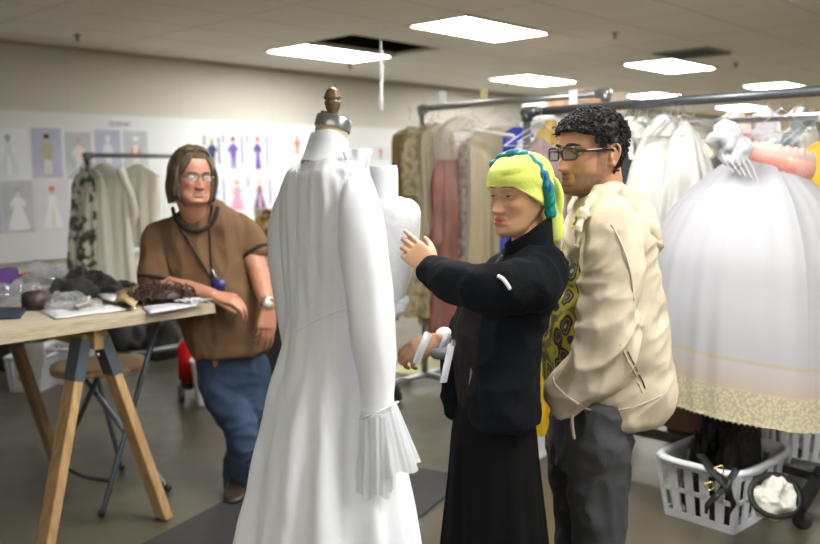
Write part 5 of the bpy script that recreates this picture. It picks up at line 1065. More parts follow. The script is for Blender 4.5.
def strandset(H, n, seed, start, path, r=.0022, seg=14, jit=.004):
    rs = random.Random(seed); out = []
    for k in range(n):
        u = rs.random(); w = rs.random(); p = path(u, w); p = [np.asarray(q)+V3(*(rs.uniform(-jit, jit) for _ in range(3))) for q in p]
        q = smooth_path(np.array(p), seg); rr = r*rs.uniform(.7, 1.3); v, f = tube(q, [rr*.7]+[rr]*(seg-2)+[rr*.3], 5, seg, rnd=False); out.append((H.out(v), f))
    return out
def lens_ring(H, cx, cz, w, h, y, e, r, yaw=0.0):
    th = np.linspace(0, 2*math.pi, 41); cx_ = np.sign(np.cos(th))*np.abs(np.cos(th))**(2/e)*w; cz_ = np.sign(np.sin(th))*np.abs(np.sin(th))**(2/e)*h
    p = np.stack([cx+cx_, np.full(41, y)-np.abs(cx_+cx)*.0-((cx+cx_)**2)*2.2, cz+cz_], 1); v, f = tube(p, r, 8, 80, rnd=False, hint=(0, 1, 0)); return (H.out(v), f), H.out(p[:-1])
def glasses(H, m, glassm, label, w=.026, h=.0165, e=4, r=.0017, y=.101, bridge=.0085, temple=.0018, lens_a=None, cz=-.001):
    t = thing('eyeglasses', label, 'glasses', H.out(V3(0, y, 0)))
    for sd in (-1, 1):
        (mm, pts) = lens_ring(H, (bridge+w)*sd, cz, w, h, y, e, r); ob('rim', mm, m, t)
        ob('lens', rings(np.array([pts+H.M[1]*.0006, pts-H.M[1]*.0006])), glassm, t)
        xe = (bridge+2*w)*sd; ob('temple', (lambda q: (H.out(q[0]), q[1]))(tube([V3(xe, y-xe*xe*2.2, cz+h*.45), V3(.074*sd*H.wide+.003*sd, y-.04, cz+h*.4), V3(.079*sd*H.wide, .0, cz+.006), V3(.078*sd*H.wide, -.018, cz-.004)], temple, 8, 24, flat=1.6)), m, t)
    ob('bridge', (lambda q: (H.out(q[0]), q[1]))(tube([V3(-bridge, y, cz+h*.35), V3(0, y+.002, cz+h*.55), V3(bridge, y, cz+h*.35)], r, 8, 12)), m, t)
    return t
def rowsec(rows, d, kd=.6, dep=None):
    """sections read at pixel rows: (row, left px, right px, centre depth, half thickness)"""
    return [[P((xl+xr)/2, y, dc), V3((xr-xl)/2*dc/FPX, 0, 0), V3(0, hd, 0)] for y, xl, xr, dc, hd in rows]
# ------------------------------------------------------------------ 1. long-haired man in the brown T-shirt
D1 = 3.72
foot = G(240, 495); T1 = thing('person', 'long-haired man with glasses, brown T-shirt and jeans, leaning on the plywood table', 'person', V3(foot[0]+.05, foot[1], 0))
H1 = Head(P(192, 177.5, D1+.06), V3(.58, -.82, 0), 1.15, pitch=-.03, roll=0.05, jaw=1.10, wide=1.06, nose=1.05, cheek=1.3)
sk1 = skin_mat('ruddy_skin', (.47, .235, .155), (.44, .15, .12), .45)
nb = P(201, 226, D1+.17)
shR, elR, wrR = P(165, 242, 3.92), P(153, 283, 3.86), P(213, 295, 3.74)
shL, elL, wrL = P(243, 233, 3.94), P(259, 272, 3.88), P(268, 306, 3.74)
hipR, knR, anR = P(215, 355, 3.90), P(236, 420, 3.84), P(247, 482, 3.92)
hipL, knL, anL = P(247, 355, 3.92), P(255, 420, 3.82), P(236, 484, 3.90)
pieces = [H1.mesh(), *H1.ear(1), *H1.ear(-1), tube([H1.out(V3(0, -.012, -.045)), H1.out(V3(0, -.016, -.09)), nb, nb+V3(.0, .05, -.06)], [.064, .064, .064, .066], 28, 24),
          loft(rowsec([(226, 176, 222, 3.93, .06), (240, 168, 236, 3.95, .08), (280, 180, 244, 3.97, .09), (320, 196, 250, 3.97, .10), (352, 206, 254, 3.97, .08)], 0), 30, 30),
          tube([shR, (shR+elR)/2, elR], [.055, .048, .046], 20, 16), tube([elR, elR*.5+wrR*.5+V3(0, 0, .004), wrR], [.049, .047, .032], 20, 20, flat=.9),
          tube([shL, (shL+elL)/2, elL], [.062, .055, .047], 20, 16), tube([elL, elL*.5+wrL*.5, wrL], [.047, .043, .030], 20, 20),
          tube([P(219, 362, 3.88), P(225, 395, 3.84), P(240, 425, 3.80), P(245, 455, 3.85), P(250, 486, 3.92)], [.05, .05, .04, .038, .036], 20, 20), tube([P(248, 362, 3.92), P(250, 400, 3.90), P(247, 430, 3.94), P(238, 460, 3.94), P(235, 484, 3.92)], [.05, .05, .04, .038, .034], 20, 20),
          *hand(wrR, V3(.95, -.15, -.22), V3(.1, -.35, .95), side=-1, curl=(.55, .62, .66, .7), sc_=1.06, thumb=.25, tc=.2),
          *hand(wrL, V3(-.10, -.1, -1), V3(.5, -.85, 0), side=1, curl=(.28, .32, .36, .42), sc_=1.06, thumb=.35, tc=.2)]
def tone1(x, y, z, v):
    c = np.zeros((len(x), 3)); c[:, 0] = lipmask(x, y, z)*.85; fr = (y > .03)
    c[:, 1] = .10*fr*np.clip((-.045-z)/.02, 0, 1)*np.clip(1.3-np.abs(x)/.06, 0, 1)*(z > -.13)
    c[:, 2] = fr*np.clip(.8*gz(np.abs(x)-.042, .02)*gz(z+.03, .02)+.9*gz(x, .014)*gz(z+.040, .016), 0, 1)*.7
    el = np.clip(1-np.linalg.norm(v-elL, axis=1)/.09, 0, 1); c[:, 2] += el*.3
    return c
body_obj(pieces, H1, sk1, T1, tone1, .004, H1.lids(.16, -.30))
H1.lashes(T1, mat('lash_dark', (.02, .012, .01), .8), .16); H1.eyes(T1, (.06, .05, .04), look=(-.15, 0)); br = mat('brown_brow', (.07, .045, .03), .7); H1.eyebrows(T1, br, .0026)
hair1 = mat('long_brown_hair', (.050, .032, .018), .55, col2=(.12, .082, .045), cscale=14, cstretch=(6, 6, .7), bump=(90, .5, (8, 8, .6)))
def hl1(x, y, z):   # hairline: forehead open to the parting, sides covered to the jaw
    side = np.abs(x) > .048+.012*np.clip((.02-z)/.1, -1, 1)
    front = (y > .02)
    topz = np.where(np.abs(x) < .030, .084, .084-(np.abs(x)-.030)*1.9)
    on = np.where(front, z > topz, True) | ((y < .045) & (np.abs(x) > .05)); on = on & (z > -.14)
    return np.where(on, .010+.010*np.clip((.06-z)/.12, 0, 1)*(y < .04), -.012)
hp = [H1.shell(hl1, 2, (((25, 25, 8), .006), ((60, 60, 10), .003)))]
def path1(u, w):
    sd = 1 if u > .5 else -1; u2 = (u % .5)*2     # from the parting down the side to the collar
    yy = .070-.165*u2                              # front to back
    x0 = .010*sd+.006; zt = .116-.25*max(0, yy-.0)**1.0*.55-.9*max(0, -yy-.02)**1.4*1.2
    xs = sd*(.078+.012*w)*math.sqrt(max(.12, 1-(min(0, yy+.01)/.125)**2)); ys = yy*(.80 if yy > 0 else .95)-.004
    ln = -.095-.020*w+.02*(u2 < .25)*(1 if sd > 0 else .6)
    f = .86 if yy > .03 else 1
    return [(x0, yy*.9, zt+.012), (x0+sd*.035, yy, zt+.006-.0), (xs*.86*f, ys+.002, .070), (xs*1.03, ys, .03), (xs*1.10, ys-.006, -.02), (xs*1.10, ys-.012, -.06), (xs*(1.08-.1*w), ys-.010+.006*math.sin(9*u), ln)]
hp += strandset(H1, 620, 4, None, path1, r=.0032, seg=16, jit=.0035)
def pathb(u, w):
    a = (u-.5)*2.6; r = .094+.014*w; x, y = math.sin(a)*r*.9, -math.cos(a)*r*1.02-.006
    return [(x*.3, y*.3, .122), (x*.75, y*.75, .100), (x, y, .055), (x*1.05, y*1.05, .0), (x*1.02, y*1.03, -.05), (x*.95, y*.95, -.10-.02*w)]
hp += strandset(H1, 300, 9, None, pathb, r=.0034, seg=16, jit=.0035)
ob('hair', join(*hp), hair1, T1)
shirt = mat('brown_jersey', (.120, .064, .028), .85, col2=(.155, .084, .038), cscale=5, bump=(240, .15, (1, 1, 1))); trim1 = mat('dark_trim', (.018, .013, .012), .8)
tor = loft(rowsec([(203, 196, 221, 3.88, .055), (209, 188, 229, 3.89, .07), (216, 178, 237, 3.90, .09), (224, 166, 245, 3.91, .11), (238, 154, 252, 3.93, .125), (258, 157, 252, 3.94, .135), (280, 165, 256, 3.95, .145), (305, 176, 261, 3.95, .16), (328, 182, 264, 3.95, .165), (340, 184, 266, 3.95, .165), (348, 187, 267, 3.95, .165), (352, 189, 265, 3.95, .16)], 0), 80, 80, 2.3)
slR = tube([shR+V3(.05, 0, .01), shR, P(161, 258, 3.90), P(157, 277, 3.87)], [.075, .090, .086, .080], 36, 40, rnd=True)
slL = tube([P(232, 228, 3.93), P(240, 232, 3.93), P(248, 240, 3.93), P(254, 250, 3.91)], [.066, .070, .068, .062], 36, 40, rnd=True)
sh = fuse([tor, slR, slL], .007, 3); sh = wrinkle(sh, [((5, 5, 3.2), .016, 4.4, False), ((8, 6, 3), .013, 2.4, True), ((20, 14, 9), .004, 9.3, True)])
# take out the solid cap under the sleeve and hem by keeping it as cloth body
ts = ob('shirt', sh, shirt, T1)
strp = bvh(sh)
def ringtube(name, c, d, rx, r, m, parent, hint=(0, 0, 1), flat=1.0, a0=0, a1=2*math.pi, ry=None):
    a, b_ = frame_from(d, hint); th = np.linspace(a0, a1, 50); ry = ry or rx
    pts = [np.asarray(c)+a*rx*math.cos(t)+b_*ry*math.sin(t) for t in th]; return ob(name, tube(pts, r, 10, 100, flat=flat), m, parent)
d_ = unit(P(157, 277, 3.87)-P(161, 258, 3.90)); ringtube('sleeve_trim', P(157, 280, 3.865), d_, .0825, .0085, trim1, ts)
d_ = unit(P(256, 250, 3.91)-P(250, 240, 3.93)); ringtube('sleeve_trim', P(256, 253, 3.905), d_, .063, .0085, trim1, ts)
def drape(tree, pix, lift, r, name, m, parent, n=8, flat=1.0, seg=None):
    pts = on_surface(tree, pix, lift)
    if len(pts) > 2: return ob(name, tube(pts, r, n, seg or len(pts)*4, flat=flat), m, parent)
ncol = [(173, 209), (175, 217), (181, 225), (190, 230), (200, 230.5), (209, 226), (215, 218), (218, 208)]
pp = []
for k, (a, b_) in enumerate(ncol):
    h = hit(strp, a, b_, .004); pp.append(h if h is not None else P(a, b_, 3.80))
ob('collar_trim', tube(pp, .0095, 10, 60), trim1, ts)
# lanyard with badge
lan = mat('black_lanyard', (.012, .012, .014), .6); LT = thing('lanyard', 'black neck lanyard with a dark blue badge worn over the brown T-shirt', 'lanyard', P(214, 288, 3.6))
for nm, pix in (('strap', [(173, 207), (175, 216), (180, 227), (188, 239), (196, 253), (204, 266), (210, 277), (214, 285)]), ('strap', [(212, 205), (211, 213), (209.5, 225), (210, 240), (211, 255), (212.5, 270), (214.5, 285)])):
    q = []
    for a, b_ in pix:
        h = hit(strp, a, b_, .008); q.append(h if h is not None else P(a, b_, 3.72))
    q[0] = P(*pix[0], 3.74); ob(nm, tube(q, .0048, 8, 60, flat=.6), lan, LT)
hh = hit(strp, 215, 277, .02); ob('clip', tube([hh+V3(-.01, 0, .03), hh+V3(0, -.005, .01), hh+V3(.01, 0, -.01)], .005, 8, 12), MATS['galvanised_steel'], LT)
ob('badge', box(hh+V3(.018, -.015, -.035), .062, .006, .05, (unit(V3(1, -.1, -.1)), unit(V3(.1, 1, 0)), unit(V3(.1, 0, 1))), .002), mat('badge_blue', (.02, .03, .16), .4), LT)
glasses(H1, mat('wire_rim', (.10, .09, .10), .3, metal=.7), mat('spectacle_lens', (.85, .88, .9), .03, spec=.8, alpha=.12), 'thin metal-rimmed glasses on the long-haired man', w=.0235, h=.0145, e=2.8, r=.0011, y=.0985, bridge=.010, temple=.0013)
# watch
wt_ = thing('wristwatch', 'silver wristwatch on the hanging arm of the long-haired man', 'watch', wrL)
wd = unit(wrL-elL); wc0 = wrL-wd*.018; a, b_ = frame_from(wd, (0, 1, 0)); R = []
for o, k in ((-.009, .034), (-.009, .0375), (.009, .0375), (.009, .034)): R.append(wc0+wd*o+k*(np.cos(th[::8] if len(th) == 420 else th)[:, None]*a+np.sin(th[::8] if len(th) == 420 else th)[:, None]*b_))
R.append(R[0]); ob('band', rings(np.array(R), (False, False)), mat('watch_steel', (.5, .5, .5), .3, metal=.9), wt_)
ob('dial', lathe([(.002, .036), (.017, .036), (.018, .040), (.016, .044), (.002, .045)], wc0, 24, axis=unit(V3(.25, -1, .1))), mat('watch_dial', (.6, .6, .58), .3), wt_)
denim = mat('blue_denim', (.013, .030, .072), .85, col2=(.060, .105, .18), cscale=3.2, cstretch=(1.2, 1.2, .8), cedge=(.35, .7), bump=(300, .25, (1, 1, 1)))
leg = fuse([loft(rowsec([(348, 198, 260, 3.97, .12), (358, 196, 266, 3.96, .135), (375, 197, 267, 3.94, .135), (392, 203, 262, 3.92, .12)], 0), 50, 30),
            tube([P(219, 368, 3.95), P(225, 395, 3.88), P(240, 425, 3.82), P(245, 455, 3.85), P(250, 486, 3.92)], [.108, .100, .078, .070, .066], 36, 60),
            tube([P(248, 368, 3.95), P(250, 400, 3.92), P(247, 430, 3.94), P(238, 460, 3.94), P(235, 484, 3.92)], [.10, .092, .074, .062, .058], 36, 60)], .008, 2)
leg = wrinkle(leg, [((5, 5, 7), .010, 6.4, False), ((9, 9, 16), .006, 2.4, True), ((30, 30, 34), .002, 1.3, False)])
ob('jeans', leg, denim, T1)
shoe1 = mat('brown_shoe_leather', (.035, .020, .014), .45)
def shoe(c, d, m, parent, L=.29, w=.05):
    d = unit(d); s_ = np.cross(d, (0, 0, 1)); secs = []
    for t, ww, h in ((-.10, .6, .055), (-.07, .85, .085), (0, .85, .085), (.06, .95, .062), (.12, 1.05, .045), (.165, .8, .035), (.185, .4, .025)):
        secs.append([np.asarray(c)+d*t*L/.29+V3(0, 0, h/2+.004), s_*w*ww, V3(0, 0, h/2)])
    ob('shoe', loft(secs, 28, 30, 2.6), m, parent)
s0 = P(236, 484, 3.92); shoe(V3(s0[0]+.01, s0[1]-.02, 0), V3(.1, -1, 0), shoe1, T1); s1_ = P(256, 486, 3.95); shoe(V3(s1_[0]+.02, s1_[1], 0), V3(.5, -.9, 0), shoe1, T1)
# ------------------------------------------------------------------ 2. curly-haired man in the beige jacket
D2 = 2.5
T2 = thing('person', 'curly-haired man in black glasses and beige hooded jacket, hand in pocket', 'person', V3(P(590, 540, D2)[0], D2, 0))
H2 = Head(P(591, 152, D2), V3(-.89, -.455, 0), .86, .98, scale=1.04, pitch=-.05, jaw=1.0, nose=1.05, wide=1.0, brow=1.4, lips=1.1)
sk2 = skin_mat('olive_skin', (.46, .245, .150), (.30, .11, .085), .42)
nb2 = P(597, 212, D2)
sh2, el2, wr2 = P(609, 232, 2.36), P(606, 350, 2.28), P(588, 376, 2.34)
pieces = [H2.mesh(), *H2.ear(1), *H2.ear(-1), tube([H2.out(V3(0, -.03, -.04)), H2.out(V3(0, -.035, -.10)), nb2, nb2+V3(.01, 0, -.1)], [.058, .060, .064, .08], 28, 24),
          loft(rowsec([(215, 578, 625, 2.5, .13), (235, 582, 632, 2.5, .12), (300, 580, 636, 2.5, .10), (380, 588, 625, 2.5, .10), (410, 580, 620, 2.5, .11)], 0), 30, 30),
          tube([sh2, el2], [.05, .042], 16, 12), tube([el2, wr2], [.042, .03], 16, 12), tube([P(600, 235, 2.66), P(600, 330, 2.70), P(590, 365, 2.68)], [.05, .042, .03], 16, 24),
          *hand(wr2, V3(-.6, .5, -.6), V3(-.2, -.95, 0), side=-1, curl=(.9, .9, .9, .9), thumb=.3, sc_=.8),
          *hand(P(590, 365, 2.68), V3(-.4, 0, -.6), V3(-.2, .95, 0), side=1, curl=(.5, .5, .5, .5), thumb=.3),
          tube([P(600, 440, 2.44), P(598, 530, 2.42), V3(P(598, 540, 2.42)[0], 2.42, .08)], [.06, .05, .04], 18, 20), tube([P(580, 440, 2.58), P(582, 530, 2.6), V3(P(582, 540, 2.6)[0], 2.6, .08)], [.06, .05, .04], 18, 20)]
def tone2(x, y, z, v):
    c = np.zeros((len(x), 3)); c[:, 0] = lipmask(x, y, z)*.8; nzv = .5+.5*nz(v, (90, 90, 90), 3) if True else 0
    bd = np.clip((-.048-z)/.016, 0, 1)*np.clip((z+.135)/.02, 0, 1)*np.clip((y+.0)/.02, 0, 1)
    mous = gz(z+.0565, .0065)*np.clip(1.2-np.abs(x)/.03, 0, 1)*(y > .05)*1.0
    bd = np.maximum(bd*(np.abs(x) > .0)*np.where((z > -.086) & (np.abs(x) < .027) & (y > .06), .25, 1.0), mous)*(1-np.clip(c[:, 0], 0, 1))
    sb = np.clip(1-np.abs(np.abs(x)-.068)/.02, 0, 1)*(y > .005)*(y < .035)*(z < .02)*(z > -.06)
    c[:, 1] = np.clip(np.maximum(bd*.62, sb*.55)*(.65+.5*nzv), 0, .7)
    c[:, 2] = .35*gz(x, .014)*gz(z+.040, .016)*(y > .05)
    return c
body_obj(pieces, H2, sk2, T2, tone2, .0032, H2.lids(.20, -.36))
H2.lashes(T2, MATS['lash_dark'], .20, th_=.0014); H2.eyes(T2, (.03, .018, .012), look=(.1, -.05)); H2.eyebrows(T2, mat('black_brow', (.010, .008, .008), .7), .0040)
curl = mat('curly_black_hair', (.007, .006, .006), .6, spec=.3)
def hl2(x, y, z):
    topz = .056-.25*np.clip(np.abs(x)-.035, 0, 1)*1.5
    on = np.where(y > .040, z > topz, np.where(y > .004, z > .022-.9*np.clip(.030-y, 0, .03)*((y > .012)), np.where(y > -.030, z > .020, z > -.085+.25*np.clip(y+.07, -.05, .03))))
    return np.where(on, .007+.008*np.clip((z-.02)/.08, 0, 1), -.012)
hm2 = H2.shell(hl2, 5, (((28,)*3, .006), ((70,)*3, .005)), 130, 170)
hp = [hm2]; v2 = H2.loc(hm2[0]); rs = random.Random(11)
Rg = H2.grid(60, 80).reshape(-1, 3); tt_ = hl2(Rg[:, 0], Rg[:, 1], Rg[:, 2]); idx = [i for i in range(len(Rg)) if tt_[i] > 0]
for k in range(1100):
    i = rs.choice(idx); p = Rg[i]; n = unit(p-V3(0, 0, .01)); q = p+n*(tt_[i]*rs.uniform(.7, 1.25)); r0 = rs.uniform(.004, .0075); a, b_ = frame_from(unit(n+V3(*(rs.uniform(-.8, .8) for _ in range(3))))); p0 = rs.uniform(0, 6)
    pts = [q+r0*(math.cos(t+p0)*a+math.sin(t+p0)*b_)+n*.0015*t for t in np.linspace(0, 5, 8)]; v, f = tube(pts, .0017, 5, 14, rnd=False); hp.append((H2.out(v), f))
ob('hair', join(*hp), curl, T2)
glasses(H2, mat('black_acetate', (.008, .008, .009), .25, coat=.5), mat('spectacle_lens_dark', (.3, .32, .36), .03, spec=.8, alpha=.22), 'thick black rectangular glasses on the curly-haired man', w=.0265, h=.0165, e=4.5, r=.0027, y=.1065, bridge=.0085, temple=.0028)
jk = mat('beige_canvas', (.56, .485, .37), .85, col2=(.46, .39, .29), cscale=7, bump=(300, .1, (1, 1, 1)))
jrows = [(200, 588, 626, 2.5, .09), (206, 580, 640, 2.5, .14), (216, 574, 646, 2.5, .18), (235, 567, 650, 2.5, .19), (265, 565, 654, 2.51, .17), (300, 564, 657, 2.52, .16), (335, 563, 661, 2.52, .16), (365, 564, 664, 2.53, .16), (388, 572, 667, 2.53, .165), (400, 577, 665, 2.53, .165), (410, 580, 654, 2.53, .165), (416, 584, 638, 2.53, .15)]
jt = loft(rowsec(jrows, 0), 120, 110, 2.3)
js = tube([P(608, 214, 2.42), P(612, 232, 2.345), P(612, 270, 2.30), P(609, 315, 2.275), P(604, 350, 2.265), P(590, 372, 2.27), P(573, 389, 2.29), P(567, 395, 2.30)], [.062, .074, .072, .074, .074, .066, .056, .050], 60, 110)
js2 = tube([P(606, 232, 2.66), P(602, 320, 2.72), P(590, 370, 2.70)], [.075, .068, .055], 30, 40)
jm = fuse([jt, js, js2], .0055, 3)
v, f = jm; jn = V3(0, 0, 1)
ll = (v[:, 2]-P(600, 350, 2.3)[2]); dist = np.linalg.norm(v-P(603, 352, 2.25), axis=1)
kk = np.exp(-(np.linalg.norm(v-P(600, 345, 2.25), axis=1)/.16)**2)+.7*np.exp(-(np.linalg.norm(v-P(570, 392, 2.30), axis=1)/.10)**2)
jn0 = normals(v, f); vr = v@np.array([[.8, 0, .6], [0, 1, 0], [-.6, 0, .8]]).T; vl = v@np.array([[.9, 0, -.43], [0, 1, 0], [.43, 0, .9]]).T
dd_ = .008*nz(v, (5, 5, 4), 2.2)+.012*(1-2.2*np.abs(nz(vl, (10, 8, 3.5), 7.7)))+(.006+.012*kk)*(1-2.2*np.abs(nz(vr, (7, 7, 19), 3.1)))+(.0028+.003*kk)*(1-2.2*np.abs(nz(vl, (26, 26, 12), 5.1)))
jm = (v+jn0*dd_[:, None], f)
jo = ob('jacket', jm, jk, T2); jtree = bvh(jm)
hoodp = [tube([P(576, 246, 2.31), P(579, 226, 2.32), P(588, 206, 2.36), P(603, 194, 2.40), P(622, 199, 2.46), P(636, 216, 2.44), P(645, 238, 2.43), P(652, 258, 2.45)], [.004, .006, .010, .018, .034, .042, .040, .022], 20, 70, flat=.45),
         ]
ha = unit(P(656, 250, 2.5)-P(604, 190, 2.5)); hb_ = unit(np.cross(ha, V3(0, 1, 0))); hc_ = np.cross(ha, hb_)
hoodp.append(ell(P(630, 216, 2.49), (.115, .044, .135), (ha, hb_, V3(0, 1, 0)), 40, 26))
hoodp.append(ell(P(641, 238, 2.48), (.058, .036, .095), (ha, hb_, V3(0, 1, 0)), 40, 26))
hoodp.append(tube([P(600, 192, 2.60), P(585, 196, 2.62), P(576, 212, 2.60)], [.03, .024, .014], 20, 30))
hm_ = fuse(hoodp, .0045, 6); ob('hood', wrinkle(hm_, [((10, 8, 16), .013, 1.7, True), ((22, 18, 32), .005, 4.7, True)]), jk, T2)
def strip(tree, pix, r, name, m, parent, lift=.002, flat=1.0): return drape(tree, pix, lift, r, name, m, parent, flat=flat)
zipm = mat('zip_dark', (.10, .08, .06), .4, metal=.5)
strip(jtree, [(628, 352), (631, 358), (634, 364), (637, 370), (640, 376), (643, 382), (645, 388)], .0022, 'pocket_zip', zipm, jo, lift=.001)
strip(jtree, [(621, 345), (624, 352), (628, 360), (632, 368), (636, 376), (639, 384), (642, 392)], .003, 'pocket_flap', jk, jo, lift=.0)
strip(jtree, [(584, 408), (595, 411), (610, 411), (625, 409), (640, 405), (652, 400), (660, 396)], .0032, 'hem', jk, jo, lift=.0)
strip(jtree, [(553, 378), (556, 386), (563, 393), (572, 400), (580, 404)], .004, 'cuff', jk, jo, lift=.0)
strip(jtree, [(612, 225), (622, 245), (630, 270), (634, 300)], .0025, 'sleeve_seam', jk, jo)
dc = [P(577, 408, 2.20), P(578, 420, 2.19), P(578, 434, 2.19), P(580, 447, 2.19)]
ob('drawstring', tube([hit(jtree, 577, 404, .002) if hit(jtree, 577, 404) is not None else dc[0], *[d + V3(0, .08, 0) for d in dc]], .0045, 8, 24), jk, jo)
ob('drawcord_stop', ell(dc[1]+V3(0, .08, .004), (.009, .009, .010), n=12, m=8), mat('cord_stop', (.25, .2, .15), .5), jo)
# paisley shirt front
m, nt, b = node_mat('paisley_print'); N = nt.nodes.new; Lk = nt.links.new
tc = N('ShaderNodeTexCoord'); mp = N('ShaderNodeMapping'); mp.inputs['Scale'].default_value = (1, 1, .75); mp.inputs['Rotation'].default_value = (.4, .5, .2); nn_ = N('ShaderNodeTexNoise'); nn_.inputs['Scale'].default_value = 14; Lk(tc.outputs['Object'], nn_.inputs['Vector'])
va = N('ShaderNodeVectorMath'); va.operation = 'MULTIPLY_ADD'; Lk(nn_.outputs['Color'], va.inputs[0]); va.inputs[1].default_value = (.045,)*3; Lk(tc.outputs['Object'], va.inputs[2]); Lk(va.outputs[0], mp.inputs['Vector'])
vo = N('ShaderNodeTexVoronoi'); vo.inputs['Scale'].default_value = 21; vo.inputs['Randomness'].default_value = .7; Lk(mp.outputs[0], vo.inputs['Vector']); rp = N('ShaderNodeValToRGB'); rp.color_ramp.interpolation = 'CONSTANT'; Lk(vo.outputs['Distance'], rp.inputs['Fac'])
cr_ = [(0, (.10, .035, .02, 1)), (.12, (.45, .38, .25, 1)), (.17, (.06, .05, .035, 1)), (.30, (.30, .27, .12, 1)), (.34, (.035, .035, .03, 1)), (.47, (.42, .41, .05, 1)), (.64, (.16, .15, .05, 1))]
E_ = rp.color_ramp.elements; E_[0].color = cr_[0][1]; E_[1].position = .12; E_[1].color = cr_[1][1]
for p_, c4 in cr_[2:]: e = E_.new(p_); e.color = c4
Lk(rp.outputs[0], b.inputs['Base Color']); b.inputs['Roughness'].default_value = .7; pais = m
ps = loft(rowsec([(196, 592, 612, 2.46, .06), (205, 586, 612, 2.46, .09), (222, 576, 610, 2.46, .12), (245, 562, 610, 2.50, .14), (270, 553, 612, 2.51, .15), (298, 545, 612, 2.51, .15), (318, 541, 612, 2.51, .15), (335, 541, 612, 2.51, .15), (365, 543, 600, 2.51, .14), (386, 548, 595, 2.50, .12), (392, 552, 590, 2.48, .10)], 0), 90, 90, 2.1)
ps = wrinkle(ps, [((8, 8, 5), .014, 6.2, False), ((20, 20, 12), .006, 1.2, True)]); ob('shirt', ps, pais, T2)
ob('collar_strip', tube([P(572, 228, 2.33), P(578, 214, 2.34), P(586, 202, 2.37), P(596, 191, 2.42)], .006, 10, 30, flat=.4), mat('yellow_print_collar', (.55, .50, .06), .7, col2=(.1, .1, .06), cscale=60, cedge=(.5, .56)), T2)
grayt = mat('grey_trousers', (.034, .035, .040), .8, bump=(220, .2, (1, 1, 1)))
tr = fuse([loft(rowsec([(395, 556, 624, 2.5, .16), (415, 552, 626, 2.5, .17), (440, 550, 625, 2.5, .17), (460, 550, 624, 2.5, .16)], 0), 50, 30),
           tube([P(598, 440, 2.44), P(598, 490, 2.42), P(600, 540, 2.42), V3(P(601, 560, 2.42)[0], 2.44, .10)], [.098, .086, .076, .068], 40, 60),
           tube([P(580, 440, 2.58), P(580, 490, 2.58), P(580, 544, 2.58), V3(P(578, 560, 2.58)[0], 2.6, .10)], [.098, .086, .076, .068], 40, 60)], .007, 2)
tr = wrinkle(tr, [((7, 7, 6), .014, 8.2, False), ((16, 16, 12), .009, 4.2, True)]); ob('trousers', tr, grayt, T2)
for c in (V3(P(601, 560, 2.42)[0]-.02, 2.44, 0), V3(P(578, 560, 2.58)[0]-.02, 2.6, 0)): shoe(c, V3(-1, -.25, 0), blk, T2)
# ------------------------------------------------------------------ 3. woman in black
D3 = 2.28
T3 = thing('person', 'woman in lime head wrap, black fleece jacket and long black skirt, touching the bodice', 'person', V3(P(495, 540, D3)[0], D3, 0))
H3 = Head(P(520.5, 195, D3), V3(-.78, -.63, 0), .93, .92, scale=.91, pitch=-.02, roll=0.0, jaw=.92, nose=1.1, wide=1.03, brow=.5, lips=1.2, cheek=1.5)
sk3 = skin_mat('warm_skin', (.50, .29, .17), (.42, .04, .06), .45)
nb3 = P(532, 250, D3)
shA, elA, wrA = P(540, 280, 2.16), P(488, 291, 2.10), P(433, 268, 2.24)
elB, wrB = P(470, 345, 2.5), P(441, 340, 2.42)
pieces = [H3.mesh(), tube([H3.out(V3(0, -.03, -.04)), H3.out(V3(0, -.035, -.09)), nb3, nb3+V3(.01, 0, -.1)], [.050, .050, .054, .07], 28, 24),
          loft(rowsec([(258, 515, 552, 2.28, .10), (275, 500, 556, 2.28, .15), (330, 485, 545, 2.28, .11), (400, 485, 530, 2.28, .09), (415, 485, 528, 2.28, .09)], 0), 30, 30),
          tube([shA, elA], [.048, .038], 16, 12), tube([elA, wrA], [.036, .024], 16, 14), tube([P(500, 280, 2.45), elB], [.04, .035], 16, 12), tube([elB, wrB], [.034, .024], 16, 12),
          *hand(wrA, V3(-.66, .52, .52), V3(-.3, -.80, .45), side=-1, curl=(.22, .42, .55, .68), sc_=.86, thumb=.55, tc=.3, spread=.05),
          *hand(wrB, V3(-.88, -.15, -.32), V3(-.2, -.75, .62), side=-1, curl=(.75, .8, .8, .85), sc_=.90, thumb=.35, tc=.3),
          tube([P(510, 420, 2.25), V3(P(510, 430, 2.25)[0], 2.25, .08)], [.06, .04], 16, 12), tube([P(490, 420, 2.36), V3(P(490, 430, 2.36)[0], 2.36, .08)], [.06, .04], 16, 12)]
def tone3(x, y, z, v):
    c = np.zeros((len(x), 3)); c[:, 0] = np.clip(lipmask(x, y, z)*1.1, 0, 1); c[:, 2] = .3*gz(np.abs(x)-.042, .02)*gz(z+.03, .018)*(y > .03); return c
body_obj(pieces, H3, sk3, T3, tone3, .003, H3.lids(.06, -.24))
H3.lashes(T3, MATS['lash_dark'], .06, th_=.0014); H3.eyes(T3, (.02, .014, .012), look=(.1, 0)); H3.eyebrows(T3, mat('thin_brow', (.10, .06, .045), .7), .0016, zl=.024)
lime = mat('lime_cloth', (.56, .63, .12), .75, bump=(160, .15, (1, 1, 1))); teal = mat('teal_scarf', (.0, .13, .22), .6, col2=(.0, .24, .20), cscale=18)
def hl3(x, y, z):
    lim = .026-.62*np.clip(.080-y, 0, .20)
    on = z > lim
    return np.where(on, .010+.012*np.clip((z-.02)/.10, 0, 1)+.008*np.clip((-y-.02)/.08, 0, 1), -.010)
wr = H3.shell(hl3, 1, (((9, 9, 9), .004),), 150, 170)
wrv = H3.loc(wr[0]); wn = wr
wr = wrinkle(wr, [((11, 11, 26), .0035, 3.3, True), ((30, 30, 40), .0012, 1.1, False)])
